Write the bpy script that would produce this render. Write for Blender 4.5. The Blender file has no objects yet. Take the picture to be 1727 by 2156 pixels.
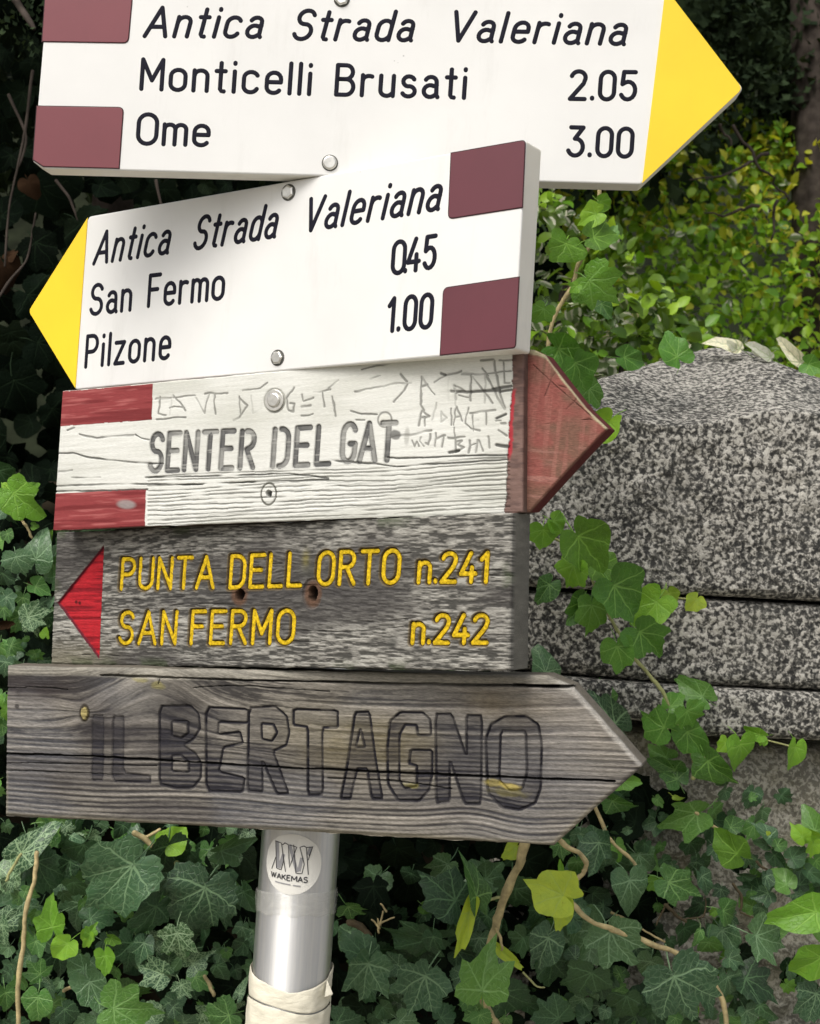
import bpy, bmesh, math, random
import numpy as np
from mathutils import Vector, Matrix
random.seed(7); RNG = np.random.RandomState(11)
S = bpy.context.scene
COL = S.collection
rad = math.radians

# ------------------------------------------------------------------ camera, world, sun, exposure
ROLL = rad(3.9); FPX = 3000.0; CX, CY = 863.5, 1077.5; CAMH = 1.65
RV = np.array([math.cos(ROLL), 0, math.sin(ROLL)]); UV = np.array([-math.sin(ROLL), 0, math.cos(ROLL)]); FV = np.array([0, 1.0, 0])
C0 = np.array([0, 0, CAMH])
cd = bpy.data.cameras.new('camera'); cam = bpy.data.objects.new('camera', cd); COL.objects.link(cam)
cam.matrix_world = Matrix(((RV[0], UV[0], -FV[0], C0[0]), (RV[1], UV[1], -FV[1], C0[1]), (RV[2], UV[2], -FV[2], C0[2]), (0, 0, 0, 1)))
cd.sensor_fit = 'VERTICAL'; cd.sensor_height = 36; cd.lens = FPX / 2155 * 36; cd.clip_start = .05; cd.clip_end = 500
S.camera = cam
cd.dof.use_dof = True; cd.dof.focus_distance = 1.13; cd.dof.aperture_fstop = 22
W = bpy.data.worlds.new('World'); S.world = W; W.use_nodes = True
SUN_EL, SUN_AZ = rad(50), rad(-146)      # azimuth measured from +Y towards +X: behind the photographer, to the left
nt = W.node_tree; nt.nodes.clear()
sk = nt.nodes.new('ShaderNodeTexSky'); sk.sky_type = 'NISHITA'; sk.sun_disc = False
sk.sun_elevation = SUN_EL; sk.sun_rotation = SUN_AZ; sk.dust_density = 6; sk.ozone_density = 1; sk.air_density = 1
hs = nt.nodes.new('ShaderNodeHueSaturation'); hs.inputs['Saturation'].default_value = .32
bg = nt.nodes.new('ShaderNodeBackground'); bg.inputs['Strength'].default_value = .15
wo = nt.nodes.new('ShaderNodeOutputWorld')
nt.links.new(sk.outputs[0], hs.inputs['Color']); nt.links.new(hs.outputs[0], bg.inputs['Color']); nt.links.new(bg.outputs[0], wo.inputs['Surface'])
sd = bpy.data.lights.new('sun', 'SUN'); sd.energy = 1.5; sd.angle = rad(34); sd.color = (1, .95, .87)
so = bpy.data.objects.new('sun', sd); COL.objects.link(so)
sdir = Vector((math.sin(SUN_AZ) * math.cos(SUN_EL), math.cos(SUN_AZ) * math.cos(SUN_EL), math.sin(SUN_EL)))
so.rotation_euler = (-sdir).to_track_quat('-Z', 'Y').to_euler(); so.location = sdir * 20
vs = S.view_settings; S.display_settings.display_device = 'sRGB'
vs.view_transform = 'Standard'; vs.look = 'None'; vs.gamma = 1; vs.exposure = .18; vs.use_curve_mapping = False

# ------------------------------------------------------------------ helpers
def P(x, y, z):
    return C0 + z * (FV + RV * ((x - CX) / FPX) - UV * ((y - CY) / FPX))
def link(o, parent=None):
    COL.objects.link(o)
    if parent is not None: o.parent = parent
    return o
def tag(o, label=None, cat=None, group=None, kind=None):
    if label: o['label'] = label
    if cat: o['category'] = cat
    if group: o['group'] = group
    if kind: o['kind'] = kind
    return o
def empty(name, loc, label=None, cat=None, group=None):
    o = bpy.data.objects.new(name, None); o.location = Vector(loc); o.empty_display_size = .05
    COL.objects.link(o); return tag(o, label, cat, group)
def np_mesh(name, V, F, mat=None, smooth=True, uv=None, col=None, matidx=None):
    """V (n,3); F list of equal-length index rows or a list of such arrays"""
    if not isinstance(F, list): F = [F]
    F = [np.asarray(f, dtype=np.int32) for f in F if len(f)]
    me = bpy.data.meshes.new(name)
    me.vertices.add(len(V)); me.vertices.foreach_set('co', np.asarray(V, dtype=np.float32).ravel())
    tot = np.concatenate([np.full(len(f), f.shape[1], dtype=np.int32) for f in F]); lv = np.concatenate([f.ravel() for f in F])
    me.loops.add(len(lv)); me.loops.foreach_set('vertex_index', lv)
    me.polygons.add(len(tot)); st = np.zeros(len(tot), dtype=np.int32); st[1:] = np.cumsum(tot)[:-1]
    me.polygons.foreach_set('loop_start', st); me.polygons.foreach_set('loop_total', tot)
    me.polygons.foreach_set('use_smooth', np.full(len(tot), smooth, dtype=bool))
    for m in (mat if isinstance(mat, (list, tuple)) else [mat]):
        if m: me.materials.append(m)
    if matidx is not None: me.polygons.foreach_set('material_index', np.asarray(matidx, dtype=np.int32))
    me.update(calc_edges=True)
    if uv is not None:
        l = me.uv_layers.new(name='UVMap'); l.data.foreach_set('uv', np.asarray(uv, dtype=np.float32)[lv].ravel())
    if col is not None:
        a = me.attributes.new('Col', 'FLOAT_COLOR', 'POINT')
        c = np.ones((len(V), 4), dtype=np.float32); c[:, :3] = col; a.data.foreach_set('color', c.ravel())
    return me
def mk(name, me, parent=None, loc=None):
    o = bpy.data.objects.new(name, me)
    if loc is not None: o.location = Vector(loc)
    return link(o, parent)

# ---- noise in numpy
_lat = RNG.rand(256, 256)
def vnoise(x, y, seed=0):
    x = x + seed * 17.31; y = y + seed * 9.73
    xi = np.floor(x).astype(int); yi = np.floor(y).astype(int); fx = x - xi; fy = y - yi
    fx = fx * fx * fx * (fx * (fx * 6 - 15) + 10); fy = fy * fy * fy * (fy * (fy * 6 - 15) + 10)
    g = lambda a, b: _lat[a & 255, b & 255]
    return (g(xi, yi) * (1 - fx) + g(xi + 1, yi) * fx) * (1 - fy) + (g(xi, yi + 1) * (1 - fx) + g(xi + 1, yi + 1) * fx) * fy
def fbm(x, y, o=4, seed=0):
    s = 0; a = .5; t = 0
    for k in range(o):
        s = s + a * vnoise(x * 2 ** k, y * 2 ** k, seed + k * 3); t += a; a *= .5
    return s / t
def sstep(a, b, x):
    t = np.clip((x - a) / (b - a), 0, 1); return t * t * (3 - 2 * t)
def mixc(c, d, t):
    return c * (1 - t[:, None]) + np.asarray(d) * t[:, None]
def lin(r, g, b):
    f = lambda v: (v / 255 / 12.92) if v < 10 else ((v / 255 + .055) / 1.055) ** 2.4
    return (f(r), f(g), f(b))

# ---- materials
def nodes(name):
    m = bpy.data.materials.new(name); m.use_nodes = True; t = m.node_tree
    return m, t, t.nodes['Principled BSDF'], t.nodes, t.links
def ramp(N, L, src, stops):
    r = N.new('ShaderNodeValToRGB'); e = r.color_ramp.elements
    while len(e) < len(stops): e.new(.5)
    for i, (p, c) in enumerate(stops):
        e[i].position = p; e[i].color = (*c, 1)
    L.new(src, r.inputs[0]); return r.outputs[0]
def noise(N, L, co, scale, detail=4, rough=.55, out=0, dist=0):
    n = N.new('ShaderNodeTexNoise'); n.inputs['Scale'].default_value = scale; n.inputs['Detail'].default_value = detail
    n.inputs['Roughness'].default_value = rough; n.inputs['Distortion'].default_value = dist
    if co is not None: L.new(co, n.inputs['Vector'])
    return n.outputs[out]
def mapping(N, L, co, sc):
    m = N.new('ShaderNodeMapping'); m.inputs['Scale'].default_value = sc; L.new(co, m.inputs['Vector']); return m.outputs[0]
def mixrgb(N, L, f, a, b, mode='MIX'):
    m = N.new('ShaderNodeMix'); m.data_type = 'RGBA'; m.blend_type = mode
    for s, v in ((0, f), (6, a), (7, b)):
        if isinstance(v, (int, float)): m.inputs[s].default_value = v
        elif isinstance(v, tuple): m.inputs[s].default_value = (*v, 1)
        else: L.new(v, m.inputs[s])
    return m.outputs[2]
def bump(N, L, h, bs, strength=.3, dist=.001):
    b = N.new('ShaderNodeBump'); b.inputs['Strength'].default_value = strength; b.inputs['Distance'].default_value = dist
    L.new(h, b.inputs['Height']); L.new(b.outputs[0], bs.inputs['Normal']); return b
def math_(N, L, op, a, b=None, c=None):
    m = N.new('ShaderNodeMath'); m.operation = op
    for i, v in enumerate((a, b, c)):
        if v is None: continue
        if isinstance(v, (int, float)): m.inputs[i].default_value = v
        else: L.new(v, m.inputs[i])
    return m.outputs[0]
def coord(N, k='Object'):
    return N.new('ShaderNodeTexCoord').outputs[k]

def paint_mat(name, c, rough=.42, vary=.06, dirt=.12, specks=True):
    m, t, bs, N, L = nodes(name); co = coord(N)
    n = noise(N, L, co, 9, 5); a = tuple(v * (1 - vary) for v in c); b = tuple(min(1, v * (1 + vary)) for v in c)
    base = ramp(N, L, n, [(.3, a), (.7, b)])
    d = ramp(N, L, noise(N, L, mapping(N, L, co, (16, 3, 16)), 2.2, 7, .7), [(.55, (0, 0, 0)), (.85, (dirt,) * 3)])
    base = mixrgb(N, L, d, base, tuple(v * .55 for v in (c[0], c[1] * .98, c[2] * .9)))
    if specks:
        v = N.new('ShaderNodeTexVoronoi'); v.inputs['Scale'].default_value = 75; L.new(co, v.inputs['Vector'])
        sp = ramp(N, L, v.outputs['Distance'], [(.035, (.6,) * 3), (.06, (0, 0, 0))])
        k = ramp(N, L, noise(N, L, co, 30, 1), [(.62, (0, 0, 0)), (.66, (1, 1, 1))])
        base = mixrgb(N, L, mixrgb(N, L, 1.0, sp, k, 'MULTIPLY'), base, tuple(v * .35 for v in c))
    L.new(base, bs.inputs['Base Color']); bs.inputs['Roughness'].default_value = rough
    bump(N, L, noise(N, L, co, 900, 3), bs, .12, .0003); return m
def plain_mat(name, c, rough=.6, metal=0, nscale=60, vary=.2, bmp=.2, spec=None):
    m, t, bs, N, L = nodes(name); co = coord(N)
    n = noise(N, L, co, nscale, 5)
    L.new(ramp(N, L, n, [(.3, tuple(v * (1 - vary) for v in c)), (.7, tuple(min(1, v * (1 + vary)) for v in c))]), bs.inputs['Base Color'])
    bs.inputs['Roughness'].default_value = rough; bs.inputs['Metallic'].default_value = metal; bs.inputs['Specular IOR Level'].default_value = (.08 if rough > .85 else .4) if spec is None else spec
    bump(N, L, n, bs, bmp, .0006); return m
def wood_mat(name, rough=.85, fine=.35):
    m, t, bs, N, L = nodes(name); co = coord(N)
    at = N.new('ShaderNodeAttribute'); at.attribute_name = 'Col'
    f = noise(N, L, mapping(N, L, co, (.18, 1, 1)), 1500, 3, .6)
    k = ramp(N, L, f, [(.3, (1 - fine,) * 3), (.7, (1 + fine * .6,) * 3)])
    L.new(mixrgb(N, L, 1.0, at.outputs['Color'], k, 'MULTIPLY'), bs.inputs['Base Color'])
    bs.inputs['Roughness'].default_value = rough; bs.inputs['Specular IOR Level'].default_value = .25
    bump(N, L, f, bs, .35, .0004); return m
M = {}
M['white'] = paint_mat('white_paint', (.70, .70, .685), .34, .05, .30)
M['white_edge'] = paint_mat('white_board_edge', (.76, .745, .68), .6, .08, .35)
M['yellow'] = paint_mat('yellow_paint', (.82, .57, .018), .4, .06, .10)
M['maroon'] = paint_mat('maroon_paint_sheen', (.170, .036, .046), .36, .10, .25)  # lighter maroon for the top sign: its sheen painted into the colour
M['maroon_dark'] = paint_mat('dark_maroon_paint', (.105, .022, .032), .40, .12, .25)
M['maroon_line'] = plain_mat('dark_maroon_outline', (.03, .008, .01), .7)
M['ink'] = plain_mat('black_engraved_paint', (.010, .010, .018), .7, spec=.12)
M['steel'] = plain_mat('zinc_steel', (.62, .61, .57), .32, .9, 200, .15)
M['seam'] = plain_mat('dark_seam', (.10, .10, .09), .9)
M['wood'] = wood_mat('weathered_wood'); M['woodpaint'] = wood_mat('flaking_wood_paint', .7, .10)
M['yellow_infill'] = plain_mat('yellow_letter_paint', (.56, .38, .014), .8, 0, 420, .45, .6, spec=.1)
M['sticker'] = plain_mat('sticker_paper', (.74, .73, .68), .5, 0, 30, .03, .05)
M['sticker_grey'] = plain_mat('sticker_grey_print', (.30, .30, .31), .5, 0, 30, .03, .0)
M['sticker_ink'] = plain_mat('sticker_black_print', (.05, .05, .055), .5, 0, 30, .03, .0)
def pole_mat():
    m, t, bs, N, L = nodes('brushed_aluminium'); co = coord(N)
    n = noise(N, L, mapping(N, L, co, (1, 1, .05)), 260, 5, .6)
    c = ramp(N, L, n, [(.3, (.70, .71, .72)), (.7, (.86, .855, .83))])
    v = N.new('ShaderNodeTexVoronoi'); v.inputs['Scale'].default_value = 70; L.new(co, v.inputs['Vector'])
    sp = ramp(N, L, v.outputs['Distance'], [(.05, (1,) * 3), (.1, (0, 0, 0))])
    k = ramp(N, L, noise(N, L, co, 24, 2), [(.5, (0, 0, 0)), (.6, (1, 1, 1))])
    c = mixrgb(N, L, mixrgb(N, L, 1.0, sp, k, 'MULTIPLY'), c, (.78, .78, .75))
    L.new(c, bs.inputs['Base Color']); bs.inputs['Metallic'].default_value = .9; bs.inputs['Anisotropic'].default_value = .9; bs.inputs['Anisotropic Rotation'].default_value = .25
    tg = N.new('ShaderNodeTangent'); tg.direction_type = 'RADIAL'; tg.axis = 'Z'; L.new(tg.outputs[0], bs.inputs['Tangent'])
    L.new(ramp(N, L, n, [(.2, (.48,) * 3), (.8, (.56,) * 3)]), bs.inputs['Roughness'])
    bump(N, L, n, bs, .12, .0004); return m
M['pole'] = pole_mat()
def tape_mat(name, c, rough=.5, alpha=1):
    m, t, bs, N, L = nodes(name); co = coord(N)
    n = noise(N, L, mapping(N, L, co, (1, 1, 2.5)), 70, 6, .65, dist=.6)
    L.new(ramp(N, L, n, [(.3, tuple(v * .84 for v in c)), (.7, c)]), bs.inputs['Base Color'])
    bs.inputs['Roughness'].default_value = rough
    if alpha < 1:
        L.new(ramp(N, L, n, [(.35, (alpha * .35,) * 3), (.65, (alpha,) * 3)]), bs.inputs['Alpha'])
    bump(N, L, n, bs, .6, .0015); return m
M['tape'] = tape_mat('cream_tape', (.78, .74, .60)); M['clear_tape'] = tape_mat('clear_tape', (.62, .62, .58), .25, .32)
def granite_mat(name, dark, mid, light, scale=185, warm=None, moss=0.0):
    m, t, bs, N, L = nodes(name); co = coord(N)
    n = noise(N, L, co, scale, 2.2, .55, dist=.35)
    big = noise(N, L, co, 7, 4, .6)
    fine_ = noise(N, L, co, scale * 2.3, 1, .5)
    nn = math_(N, L, 'ADD', math_(N, L, 'ADD', n, math_(N, L, 'MULTIPLY', math_(N, L, 'SUBTRACT', big, .5), .26)), math_(N, L, 'MULTIPLY', math_(N, L, 'SUBTRACT', fine_, .5), .22))
    c = ramp(N, L, nn, [(.36, dark), (.45, tuple(a * .55 for a in mid)), (.50, mid), (.58, light), (.72, tuple(min(1, a * 1.2) for a in light))])
    c = mixrgb(N, L, ramp(N, L, noise(N, L, mapping(N, L, co, (1, 1, .35)), 9, 5, .7), [(.5, (0, 0, 0)), (.75, (.30,) * 3)]), c, (.12, .12, .105))
    if warm:
        c = mixrgb(N, L, ramp(N, L, noise(N, L, co, 14, 5, .7), [(.5, (0, 0, 0)), (.66, (.55,) * 3)]), c, warm)
    L.new(c, bs.inputs['Base Color']); bs.inputs['Roughness'].default_value = .8; bs.inputs['Specular IOR Level'].default_value = .3
    bump(N, L, nn, bs, .8, .003); return m
M['granite'] = granite_mat('speckled_granite', (.024, .024, .023), (.150, .145, .130), (.40, .385, .345), 200)
M['granite_top'] = granite_mat('speckled_granite_weathered', (.03, .03, .034), (.14, .14, .14), (.27, .265, .255), 170)
M['rubble'] = granite_mat('lichened_rubble', (.17, .16, .13), (.30, .285, .235), (.42, .40, .34), 190, (.24, .22, .14))
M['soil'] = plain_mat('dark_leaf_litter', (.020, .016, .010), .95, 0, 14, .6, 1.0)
M['hill'] = plain_mat('undergrowth_soil', (.012, .015, .008), .95, 0, 5, .6, 1.0)
M['bark'] = plain_mat('dark_bark', (.055, .045, .038), .9, 0, 28, .5, 1.0)
M['stem'] = plain_mat('tan_ivy_stem', (.42, .34, .17), .75, 0, 120, .35, .8)
M['stem_green'] = plain_mat('green_ivy_stem', (.30, .31, .13), .7, 0, 120, .3, .6)
M['stem_dark'] = plain_mat('brown_ivy_stem', (.10, .075, .04), .8, 0, 120, .35, .8)
M['dry'] = plain_mat('dry_brown_leaf', (.034, .018, .009), .9, 0, 90, .45, .6)

def leaf_mat(name, c, vein, veinamt=.8, net=.35, rough=.38, trans=.18, spec=.5):
    m, t, bs, N, L = nodes(name)
    uvn = coord(N, 'UV'); sp = N.new('ShaderNodeSeparateXYZ'); L.new(uvn, sp.inputs[0])
    oi0 = N.new('ShaderNodeObjectInfo'); c0 = N.new('ShaderNodeCombineXYZ'); L.new(sp.outputs[0], c0.inputs[0]); L.new(sp.outputs[1], c0.inputs[1]); L.new(math_(N, L, 'MULTIPLY', oi0.outputs['Random'], 31), c0.inputs[2])
    wn = N.new('ShaderNodeSeparateColor'); L.new(noise(N, L, c0.outputs[0], 2.6, 2, out=1), wn.inputs[0])
    xx = math_(N, L, 'ADD', sp.outputs[0], math_(N, L, 'MULTIPLY', math_(N, L, 'SUBTRACT', wn.outputs[0], .5), math_(N, L, 'MULTIPLY', math_(N, L, 'ABSOLUTE', sp.outputs[1]), .42)))
    ax = math_(N, L, 'ABSOLUTE', xx); y = math_(N, L, 'ADD', sp.outputs[1], math_(N, L, 'MULTIPLY', math_(N, L, 'SUBTRACT', wn.outputs[1], .5), math_(N, L, 'MULTIPLY', ax, .5)))
    th = math_(N, L, 'ARCTAN2', ax, y); r = math_(N, L, 'SQRT', math_(N, L, 'ADD', math_(N, L, 'MULTIPLY', ax, ax), math_(N, L, 'MULTIPLY', y, y)))
    tot = None
    for a in (0, 40, 84):
        dth = math_(N, L, 'SUBTRACT', th, rad(a))
        d = math_(N, L, 'MULTIPLY', math_(N, L, 'ABSOLUTE', math_(N, L, 'SINE', dth)), r)
        w = math_(N, L, 'ADD', math_(N, L, 'MULTIPLY', math_(N, L, 'SUBTRACT', 1.05, r), .017), .004)
        q = math_(N, L, 'DIVIDE', d, w)
        mr = N.new('ShaderNodeMapRange'); mr.interpolation_type = 'SMOOTHSTEP'
        mr.inputs[1].default_value = .5; mr.inputs[2].default_value = 1.6; mr.inputs[3].default_value = 1; mr.inputs[4].default_value = 0
        L.new(q, mr.inputs[0])
        g = math_(N, L, 'GREATER_THAN', math_(N, L, 'COSINE', dth), 0)
        v = math_(N, L, 'MULTIPLY', mr.outputs[0], g); tot = v if tot is None else math_(N, L, 'MAXIMUM', tot, v)
    vo = N.new('ShaderNodeTexVoronoi'); vo.feature = 'DISTANCE_TO_EDGE'; vo.inputs['Scale'].default_value = 6.5
    oi = N.new('ShaderNodeObjectInfo')
    cmb = N.new('ShaderNodeCombineXYZ'); L.new(sp.outputs[0], cmb.inputs[0]); L.new(y, cmb.inputs[1]); L.new(math_(N, L, 'MULTIPLY', oi.outputs['Random'], 20), cmb.inputs[2])
    dv = N.new('ShaderNodeVectorMath'); dv.operation = 'ADD'; nz_ = noise(N, L, cmb.outputs[0], 4, 2, out=1); ds = N.new('ShaderNodeVectorMath'); ds.operation = 'SCALE'; ds.inputs['Scale'].default_value = .22; L.new(nz_, ds.inputs[0]); L.new(cmb.outputs[0], dv.inputs[0]); L.new(ds.outputs[0], dv.inputs[1]); L.new(dv.outputs[0], vo.inputs['Vector'])
    e = N.new('ShaderNodeMapRange'); e.interpolation_type = 'SMOOTHSTEP'; e.inputs[1].default_value = .02; e.inputs[2].default_value = .09; e.inputs[3].default_value = 1; e.inputs[4].default_value = 0
    L.new(vo.outputs['Distance'], e.inputs[0])
    ms = [math_(N, L, 'ABSOLUTE', math_(N, L, 'SUBTRACT', th, rad(a))) for a in (0, 40, 84)]
    mth = math_(N, L, 'MINIMUM', math_(N, L, 'MINIMUM', ms[0], ms[1]), ms[2])
    s1 = math_(N, L, 'MULTIPLY', math_(N, L, 'COSINE', mth), r); d1 = math_(N, L, 'MULTIPLY', math_(N, L, 'SINE', mth), r)
    wob = math_(N, L, 'MULTIPLY', noise(N, L, uvn, 5, 2), .16)
    q1 = math_(N, L, 'FRACT', math_(N, L, 'MULTIPLY', math_(N, L, 'ADD', math_(N, L, 'SUBTRACT', s1, math_(N, L, 'MULTIPLY', d1, .95)), wob), 6.5))
    q2 = math_(N, L, 'ABSOLUTE', math_(N, L, 'SUBTRACT', q1, .5))
    e2 = N.new('ShaderNodeMapRange'); e2.interpolation_type = 'SMOOTHSTEP'; e2.inputs[1].default_value = .02; e2.inputs[2].default_value = .15; e2.inputs[3].default_value = .75; e2.inputs[4].default_value = 0
    L.new(q2, e2.inputs[0])
    fd = N.new('ShaderNodeMapRange'); fd.inputs[1].default_value = 0; fd.inputs[2].default_value = .28; fd.inputs[3].default_value = 1; fd.inputs[4].default_value = .15; L.new(d1, fd.inputs[0])
    sec = math_(N, L, 'MULTIPLY', math_(N, L, 'MULTIPLY', e2.outputs[0], fd.outputs[0]), min(1, net * 1.9))
    netv = math_(N, L, 'MAXIMUM', sec, math_(N, L, 'MULTIPLY', e.outputs[0], net * net * .9))
    vein_f = math_(N, L, 'MULTIPLY', math_(N, L, 'MAXIMUM', tot, netv), veinamt)
    geo = N.new('ShaderNodeNewGeometry')
    rn = math_(N, L, 'FRACT', math_(N, L, 'ADD', oi.outputs['Random'], geo.outputs['Random Per Island']))
    n1 = noise(N, L, cmb.outputs[0], 3.5, 4, .6)
    var = math_(N, L, 'ADD', math_(N, L, 'MULTIPLY', rn, .55), math_(N, L, 'MULTIPLY', n1, .45))
    base = ramp(N, L, var, [(.12, tuple(v * .45 for v in c)), (.5, c), (.9, (min(1, c[0] * 1.9), min(1, c[1] * 1.45), c[2] * 1.1))])
    colr = mixrgb(N, L, vein_f, base, vein)
    # small blemishes
    bl = ramp(N, L, noise(N, L, cmb.outputs[0], 9, 2), [(.70, (0, 0, 0)), (.76, (.6,) * 3)])
    colr = mixrgb(N, L, bl, colr, (c[0] * 1.1, c[1] * .6, c[2] * .5))
    L.new(colr, bs.inputs['Base Color']); L.new(ramp(N, L, n1, [(.3, (max(.1, rough - .10),) * 3), (.7, (min(1, rough + .2),) * 3)]), bs.inputs['Roughness']); bs.inputs['Specular IOR Level'].default_value = spec
    h = math_(N, L, 'SUBTRACT', 1, math_(N, L, 'MAXIMUM', tot, math_(N, L, 'MULTIPLY', e.outputs[0], .7)))
    bump(N, L, h, bs, .45, .0015)
    tr = N.new('ShaderNodeBsdfTranslucent'); L.new(mixrgb(N, L, 1.0, colr, (1.15, 1.1, .5), 'MULTIPLY'), tr.inputs['Color'])
    mx = N.new('ShaderNodeMixShader'); mx.inputs[0].default_value = trans
    L.new(bs.outputs[0], mx.inputs[1]); L.new(tr.outputs[0], mx.inputs[2]); L.new(mx.outputs[0], N['Material Output'].inputs['Surface'])
    return m
M['ivy_shade'] = leaf_mat('ivy_painted_shade', (.0045, .010, .005), (.018, .034, .016), .5, .2, .7, .05, .06)  # near-black ivy copy: deep shade painted into the leaf colour
M['ivy_dark'] = leaf_mat('ivy_dark_green', (.024, .070, .024), (.10, .20, .085), .8, .42, .40, .12, .4)
M['ivy_blue'] = leaf_mat('ivy_blue_green', (.042, .110, .046), (.20, .33, .17), .85, .50, .36, .15, .5)
M['ivy_mid'] = leaf_mat('ivy_mid_green', (.068, .190, .038), (.23, .42, .13), .8, .45, .34, .25)
M['ivy_veiny'] = leaf_mat('ivy_pale_veined', (.036, .095, .038), (.30, .44, .24), .95, .95)
M['ivy_bright'] = leaf_mat('ivy_fresh_green', (.155, .36, .026), (.28, .52, .08), .6, .22, .45, .28)
M['ivy_yellow'] = leaf_mat('ivy_yellow_green', (.34, .52, .060), (.46, .62, .14), .5, .12, .5, .3)
M['variegated'] = leaf_mat('cream_variegated_leaf', (.62, .63, .52), (.22, .30, .14), .6, .5, .5, .2)
M['ivy_fresh'] = leaf_mat('ivy_young_green', (.090, .250, .030), (.24, .46, .10), .7, .3, .36, .3)
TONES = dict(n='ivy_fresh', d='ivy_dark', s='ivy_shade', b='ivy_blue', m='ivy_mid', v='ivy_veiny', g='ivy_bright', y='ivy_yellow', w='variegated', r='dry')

# ------------------------------------------------------------------ board planes
class Plane:
    """a vertical board plane through two image points at given distances; local axes u (right), v (up), w (out of the face)"""
    def __init__(s, pa, za, pb, zb, lean=0):
        a = P(*pa, za); b = P(*pb, zb); d = b - a; d[2] = 0; s.o = a
        s.u = d / np.linalg.norm(d); s.v = np.array([0, 0, 1.0]); s.w = np.cross(s.u, s.v)
        if lean: s.v = s.v * math.cos(lean) + s.w * math.sin(lean); s.w = np.cross(s.u, s.v)
    def L(s, x, y):
        d = FV + RV * ((x - CX) / FPX) - UV * ((y - CY) / FPX)
        t = np.dot(s.o - C0, s.w) / np.dot(d, s.w); p = C0 + d * t - s.o
        return np.array([np.dot(p, s.u), np.dot(p, s.v)])
    def M(s):
        return Matrix(((s.u[0], s.v[0], s.w[0], s.o[0]), (s.u[1], s.v[1], s.w[1], s.o[1]), (s.u[2], s.v[2], s.w[2], s.o[2]), (0, 0, 0, 1)))
PL1 = Plane((75, 350), 1.118, (1350, 388), 1.10)
PL2 = Plane((172, 640), 1.233, (1095, 515), 1.02)
PL3 = Plane((122, 970), 1.209, (1095, 905), 1.040)
PL4 = Plane((112, 1258), 1.243, (1075, 1245), 1.03)
PL5 = Plane((12, 1558), 1.204, (1160, 1600), 1.06)

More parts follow.
